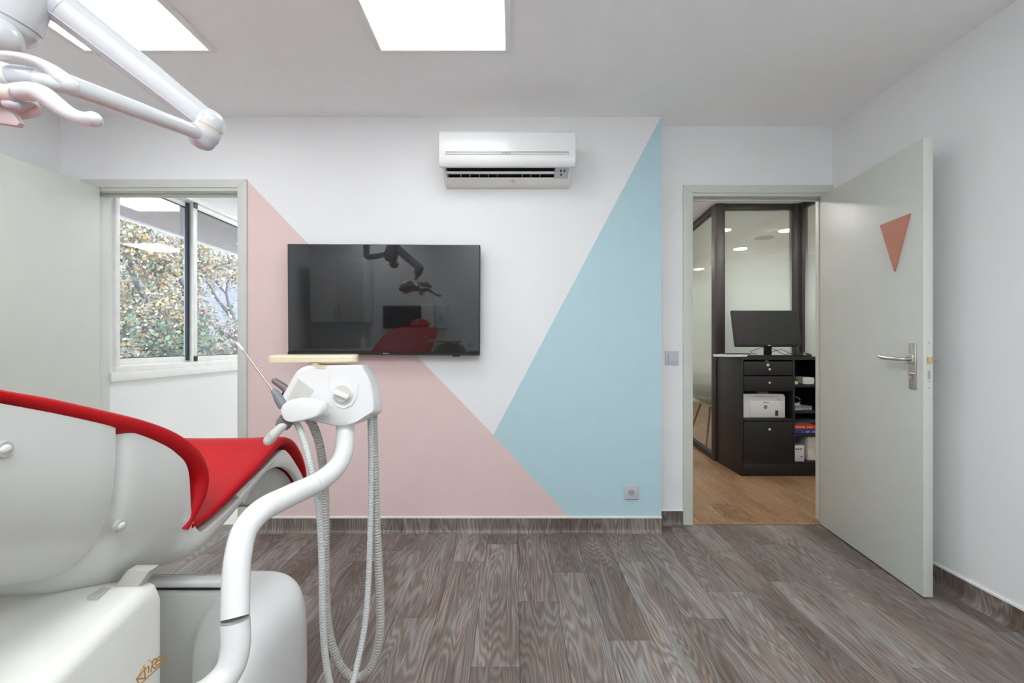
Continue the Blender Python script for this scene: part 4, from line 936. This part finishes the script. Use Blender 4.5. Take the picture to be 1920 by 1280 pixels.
# outside: eave, hillside, trees
ev = struct('eave', (XW-.1, 5.2, 2.3), 'corrugated eave outside the window')
rs = [[Vector((XW-.10-.85*i/110, y, 2.305-.02*i/110+.017*math.sin(i/110*2*PI*8))) for i in range(111)] for y in (2.95, 9.0)]
b = rings(B(), rs, cap=False, closed=False); obj('soffit_sheet', b, mat('pale pinkish soffit', (.27, .225, .20), .6), ev, sharp=80)
obj('soffit_deck', bx((XW-.96, 2.95, 2.33), (XW-.10, 9.0, 2.42)), SHELLD, ev)
obj('gutter_board', bx((XW-.985, 2.95, 2.255), (XW-.955, 9.0, 2.42), .004), ALU, ev)
def hill(u, v):                                         # u: distance from the house, v: along the house
    return -.9+max(0, u-3.2)*.52+.18*math.sin(u*1.1+v*.7)+.15*math.sin(v*1.3)
b = B(); q = bmesh.ops.create_grid(b, x_segments=50, y_segments=50, size=1)
for v in q['verts']:
    u, w = 1.0+(v.co.x+1)/2*30, -6+(v.co.y+1)/2*44; v.co = Vector((XW-u, w, hill(u, w)))
tag(obj('ground_hillside', b, mat('pale leaf litter hillside', (.115, .115, .13), .9, var=.35, scale=3, bump=.8, bscale=9), sharp=80), 'pale leafy hillside outside the window', kind='structure')

def leaf_mat(name, cols):
    m = bpy.data.materials.new(name); m.use_nodes = True; nt = m.node_tree; bs = nt.nodes['Principled BSDF']
    g = nt.nodes.new('ShaderNodeNewGeometry'); r = ramp(nt, [(i/len(cols), lin(c)) for i, c in enumerate(cols)]); r.color_ramp.interpolation = 'CONSTANT'
    nt.links.new(g.outputs['Random Per Island'], r.inputs[0]); nt.links.new(r.outputs[0], bs.inputs['Base Color']); bs.inputs['Roughness'].default_value = .6
    bs.inputs['Subsurface Weight'].default_value = 0
    return m
AUT = leaf_mat('autumn leaves', ['#b39a68', '#a8906a', '#8f9a78', '#b8a888', '#74826a', '#8f7a68', '#b3a490', '#6f7c6c', '#b08a52', '#a59a90', '#7f8078', '#9a8f98'])
GRN = leaf_mat('green shrub leaves', ['#4f6650', '#65785e', '#43574a', '#7a8868', '#586c5a', '#8a8868'])
PALE = leaf_mat('pale dry leaves', ['#94867e', '#a39688', '#877e7e', '#ac9f8c', '#918c82', '#a08a74'])
BARK = mat('grey bark', (.085, .078, .09), .9, var=.35, scale=14, bump=.6, bscale=60)
TWIG = mat('pale grey twigs', (.15, .145, .17), .9, var=.2)
def leaves(name, centres, spread, per, size, m, parent, seed):
    rg = np.random.default_rng(seed); n = len(centres)*per
    c = np.repeat(np.array(centres), per, 0)+rg.normal(0, spread, (n, 3))
    a = rg.normal(size=(n, 3)); a /= np.linalg.norm(a, axis=1)[:, None]; t = rg.normal(size=(n, 3)); t -= a*(a*t).sum(1)[:, None]; t /= np.linalg.norm(t, axis=1)[:, None]
    s = size*rg.uniform(.6, 1.3, n)[:, None]
    shape = [(0, -.5, 0), (.38, -.18, .08), (.30, .22, .05), (0, .55, 0), (-.30, .22, .05), (-.38, -.18, .08)]
    V = np.stack([c+s*(x*np.cross(a, t)+y*t+z*a) for x, y, z in shape], 1).reshape(-1, 3)
    me = bpy.data.meshes.new(name); base = np.arange(n)*6
    Fc = np.concatenate([np.stack([base, base+1, base+2, base+3], 1), np.stack([base, base+3, base+4, base+5], 1)])
    me.from_pydata((V-np.array(ORI[parent.name])).tolist(), [], Fc.tolist()); me.materials.append(m)
    o = bpy.data.objects.new(name, me); C.objects.link(o); o.parent = parent; o['kind'] = 'stuff'; return o
def grow(bm, p, d, L, r, depth, tips, rg, gmin=4):
    pts = [p]; q = p.copy(); dd = d.copy()
    for _ in range(gmin):
        dd = (dd+Vector([rg.uniform(-.22, .22) for _ in range(3)])).normalized(); q = q+dd*L/gmin; pts.append(q.copy())
    tube(bm, pts, [r*(1-.45*i/gmin) for i in range(gmin+1)], 6)
    if depth == 0: tips += pts[2:]; return
    if depth <= 2: tips.append(pts[-1])
    for k in range(3 if depth > 1 else 4):
        nd = (dd+Vector([rg.uniform(-1, 1), rg.uniform(-1, 1), rg.uniform(-.35, .75)])).normalized()
        grow(bm, pts[rg.randint(2, gmin)], nd, L*rg.uniform(.42, .62), r*.55, depth-1, tips, rg)
def tree(name, label, x, y, h, r, depth, lm, per, size, spread, seed, bark=BARK, lean=(0, 0)):
    z0 = hill(XW-x, y)-.05; t = thing(name, label, 'tree', (x, y, z0), 'autumn trees on the hillside')
    rg = random.Random(seed); tips = []; b = B(); grow(b, Vector((x, y, z0)), Vector((lean[0], lean[1], 1)).normalized(), h, r, depth, tips, rg, 5)
    obj('trunk', b, bark, t, sharp=80)
    if per: leaves('foliage', [tuple(q) for q in tips], spread, per, size, lm, t, seed)
    return t
tree('autumn_tree', 'autumn tree with dark trunk in the left half of the left window pane', -6.05, 7.1, 2.6, .085, 3, AUT, 60, .055, .15, 5, lean=(-.05, .1))
tree('autumn_tree', 'autumn tree with yellow leaves behind the middle of the left window pane', -6.6, 8.6, 2.4, .075, 3, AUT, 60, .06, .16, 11)
tree('autumn_tree', 'pale brown leaved tree behind the right window pane', -6.6, 10.6, 2.6, .08, 3, PALE, 60, .06, .18, 23)
tree('autumn_tree', 'low golden leaved tree beside the dark shadow strip and gasket of the left pane', -4.9, 6.9, 1.5, .05, 3, AUT, 34, .048, .12, 31)
tree('autumn_tree', 'tall pale leaved tree higher on the slope behind the others', -9.5, 11.6, 3.2, .1, 3, PALE, 44, .07, .22, 43)
tree('bare_tree', 'bare grey tree with fine twigs against the sky, left of the window', -9.0, 10.4, 3.6, .07, 4, None, 0, 0, 0, 51, TWIG)
tree('bare_tree', 'bare grey tree with fine twigs higher up the slope at right', -9.6, 14.0, 3.8, .07, 4, None, 0, 0, 0, 57, TWIG)
tree('bare_tree', 'bare grey leaning tree low behind the right window pane', -5.4, 8.3, 1.6, .05, 4, None, 0, 0, 0, 61, TWIG, lean=(.3, .8))
tree('sapling', 'pale leaved sapling low behind the right window pane', -5.75, 9.2, 2.1, .045, 3, PALE, 30, .06, .14, 83, TWIG)
def bush(label, x, y, rad, seed, zc):
    t = thing('shrub', label, 'shrub', (x, y, hill(XW-x, y)), 'shrubs below the window'); rg = random.Random(seed); tips = []; b = B()
    for k in range(7): grow(b, Vector((x, y, hill(XW-x, y)-.03)), Vector((rg.uniform(-.28, .28), rg.uniform(-.28, .28), 1)).normalized(), zc*.75, .02, 1, tips, rg)
    obj('stems', b, BARK, t, sharp=80); leaves('foliage', [tuple(q) for q in tips], rad*.3, 26, .075, GRN, t, seed)
bush('dense green shrub rising below the middle of the left window pane', -4.9, 6.2, .6, 71, 1.9)
bush('green shrub at the lower left corner of the window', -6.45, 7.5, .6, 73, 1.9)

YK = -.78
# ------------------------------------------------------------------ rear of the room, which the television mirrors
def unit_box(name, label, cat, lo, hi, m): return None
wc = thing('wall_cabinet', 'white wall cabinet mirrored at the left of the television', 'cabinet', (-2.2, YK+.17, 1.25))
obj('carcass', bx((-2.55, YK, 1.25), (-1.88, YK+.32, 2.05), .003), PLAST, wc)
for xa, xb in ((-2.548, -2.217), (-2.213, -1.882)):
    d = obj('cabinet_door', bx((xa, YK+.32, 1.252), (xb, YK+.338, 2.048), .002), PLAST, wc)
    obj('handle', bx((xb-.03 if xa < -2.3 else xa+.02, YK+.338, 1.30), (xb-.02 if xa < -2.3 else xa+.03, YK+.352, 1.42), .002), STEEL, d)
ct = thing('counter_unit', 'white base units with a pale worktop, mirrored in the television', 'cabinet', (-.7, YK+.25, 0))
obj('worktop', bx((-2.70, YK, .87), (1.2, YK+.50, .905), .004), SHELL, ct)
for k in range(6):
    xa = -2.70+k*.65; d = obj('cabinet_door', bx((xa+.002, YK+.455, .10), (xa+.648, YK+.473, .868), .002), PLAST, ct); obj('handle', bx((xa+.25, YK+.473, .82), (xa+.40, YK+.487, .83), .002), STEEL, d)
obj('carcass', bx((-2.70, YK, .08), (1.2, YK+.455, .87)), PLAST, ct); obj('plinth_panel', bx((-2.70, YK+.05, 0), (1.2, YK+.40, .08)), DARK, ct)
ws = thing('wall_screen', 'black wall mounted screen mirrored behind the lamp in the television', 'monitor', (-1.48, YK+.05, 1.3))
obj('housing', bx((-1.72, YK+.03, 1.16), (-1.22, YK+.07, 1.46), .004), DARK, ws); obj('screen', bx((-1.712, YK+.069, 1.168), (-1.228, YK+.072, 1.452), .001), MATTE, ws); obj('wall_mount', bx((-1.55, YK, 1.25), (-1.40, YK+.03, 1.37), .003), DARK, ws)
for k, (xa, xb) in enumerate(((-1.20, -1.03), (-1.02, -.86))):
    t = thing('dispenser', ('white dispenser box beside the mirrored screen', 'white dispenser box with a blue label, mirrored right of the screen')[k], 'dispenser', ((xa+xb)/2, YK+.06, 1.16))
    obj('case', bx((xa, YK, 1.16), (xb, YK+.12, 1.47), .010, 3), PLAST, t)
    obj('label', bx((xa+.04, YK+.12, 1.22), (xb-.05, YK+.1215, 1.35 if k else 1.235), 0), BLUE if k else INK, t)
    obj('outlet', bx((xa+.03, YK+.03, 1.15), (xb-.03, YK+.10, 1.162), .002), GREYP, t)
for k, (x, h, m) in enumerate(((-1.95, .17, PLAST), (-1.62, .13, DARK), (-1.50, .12, DARK), (-.70, .12, SLATE), (-.55, .10, BLUE))):
    t = thing('bottle', ('white bottle on the rear worktop, leftmost of the mirrored bottles', 'dark bottle on the rear worktop, second mirrored bottle from the left', 'dark bottle on the rear worktop, third mirrored bottle from the left', 'slate bottle on the rear worktop, fourth mirrored bottle from the left', 'blue bottle on the rear worktop, rightmost of the mirrored bottles')[k], 'bottle', (x, YK+.2, .905), 'bottles on the rear worktop')
    obj('bottle_body', rev(cr([(0, .035), (h*.6, .036), (h*.75, .030), (h*.82, .014), (h*.88, .013)], 4), Matrix.Translation((x, YK+.2, .905)), 20), m, t)
    b = B(); cyl(b, (x, YK+.2, .905+h*.87), (x, YK+.2, .905+h), .015, 16, bev=.002); obj('bottle_cap', b, PLAST, t)
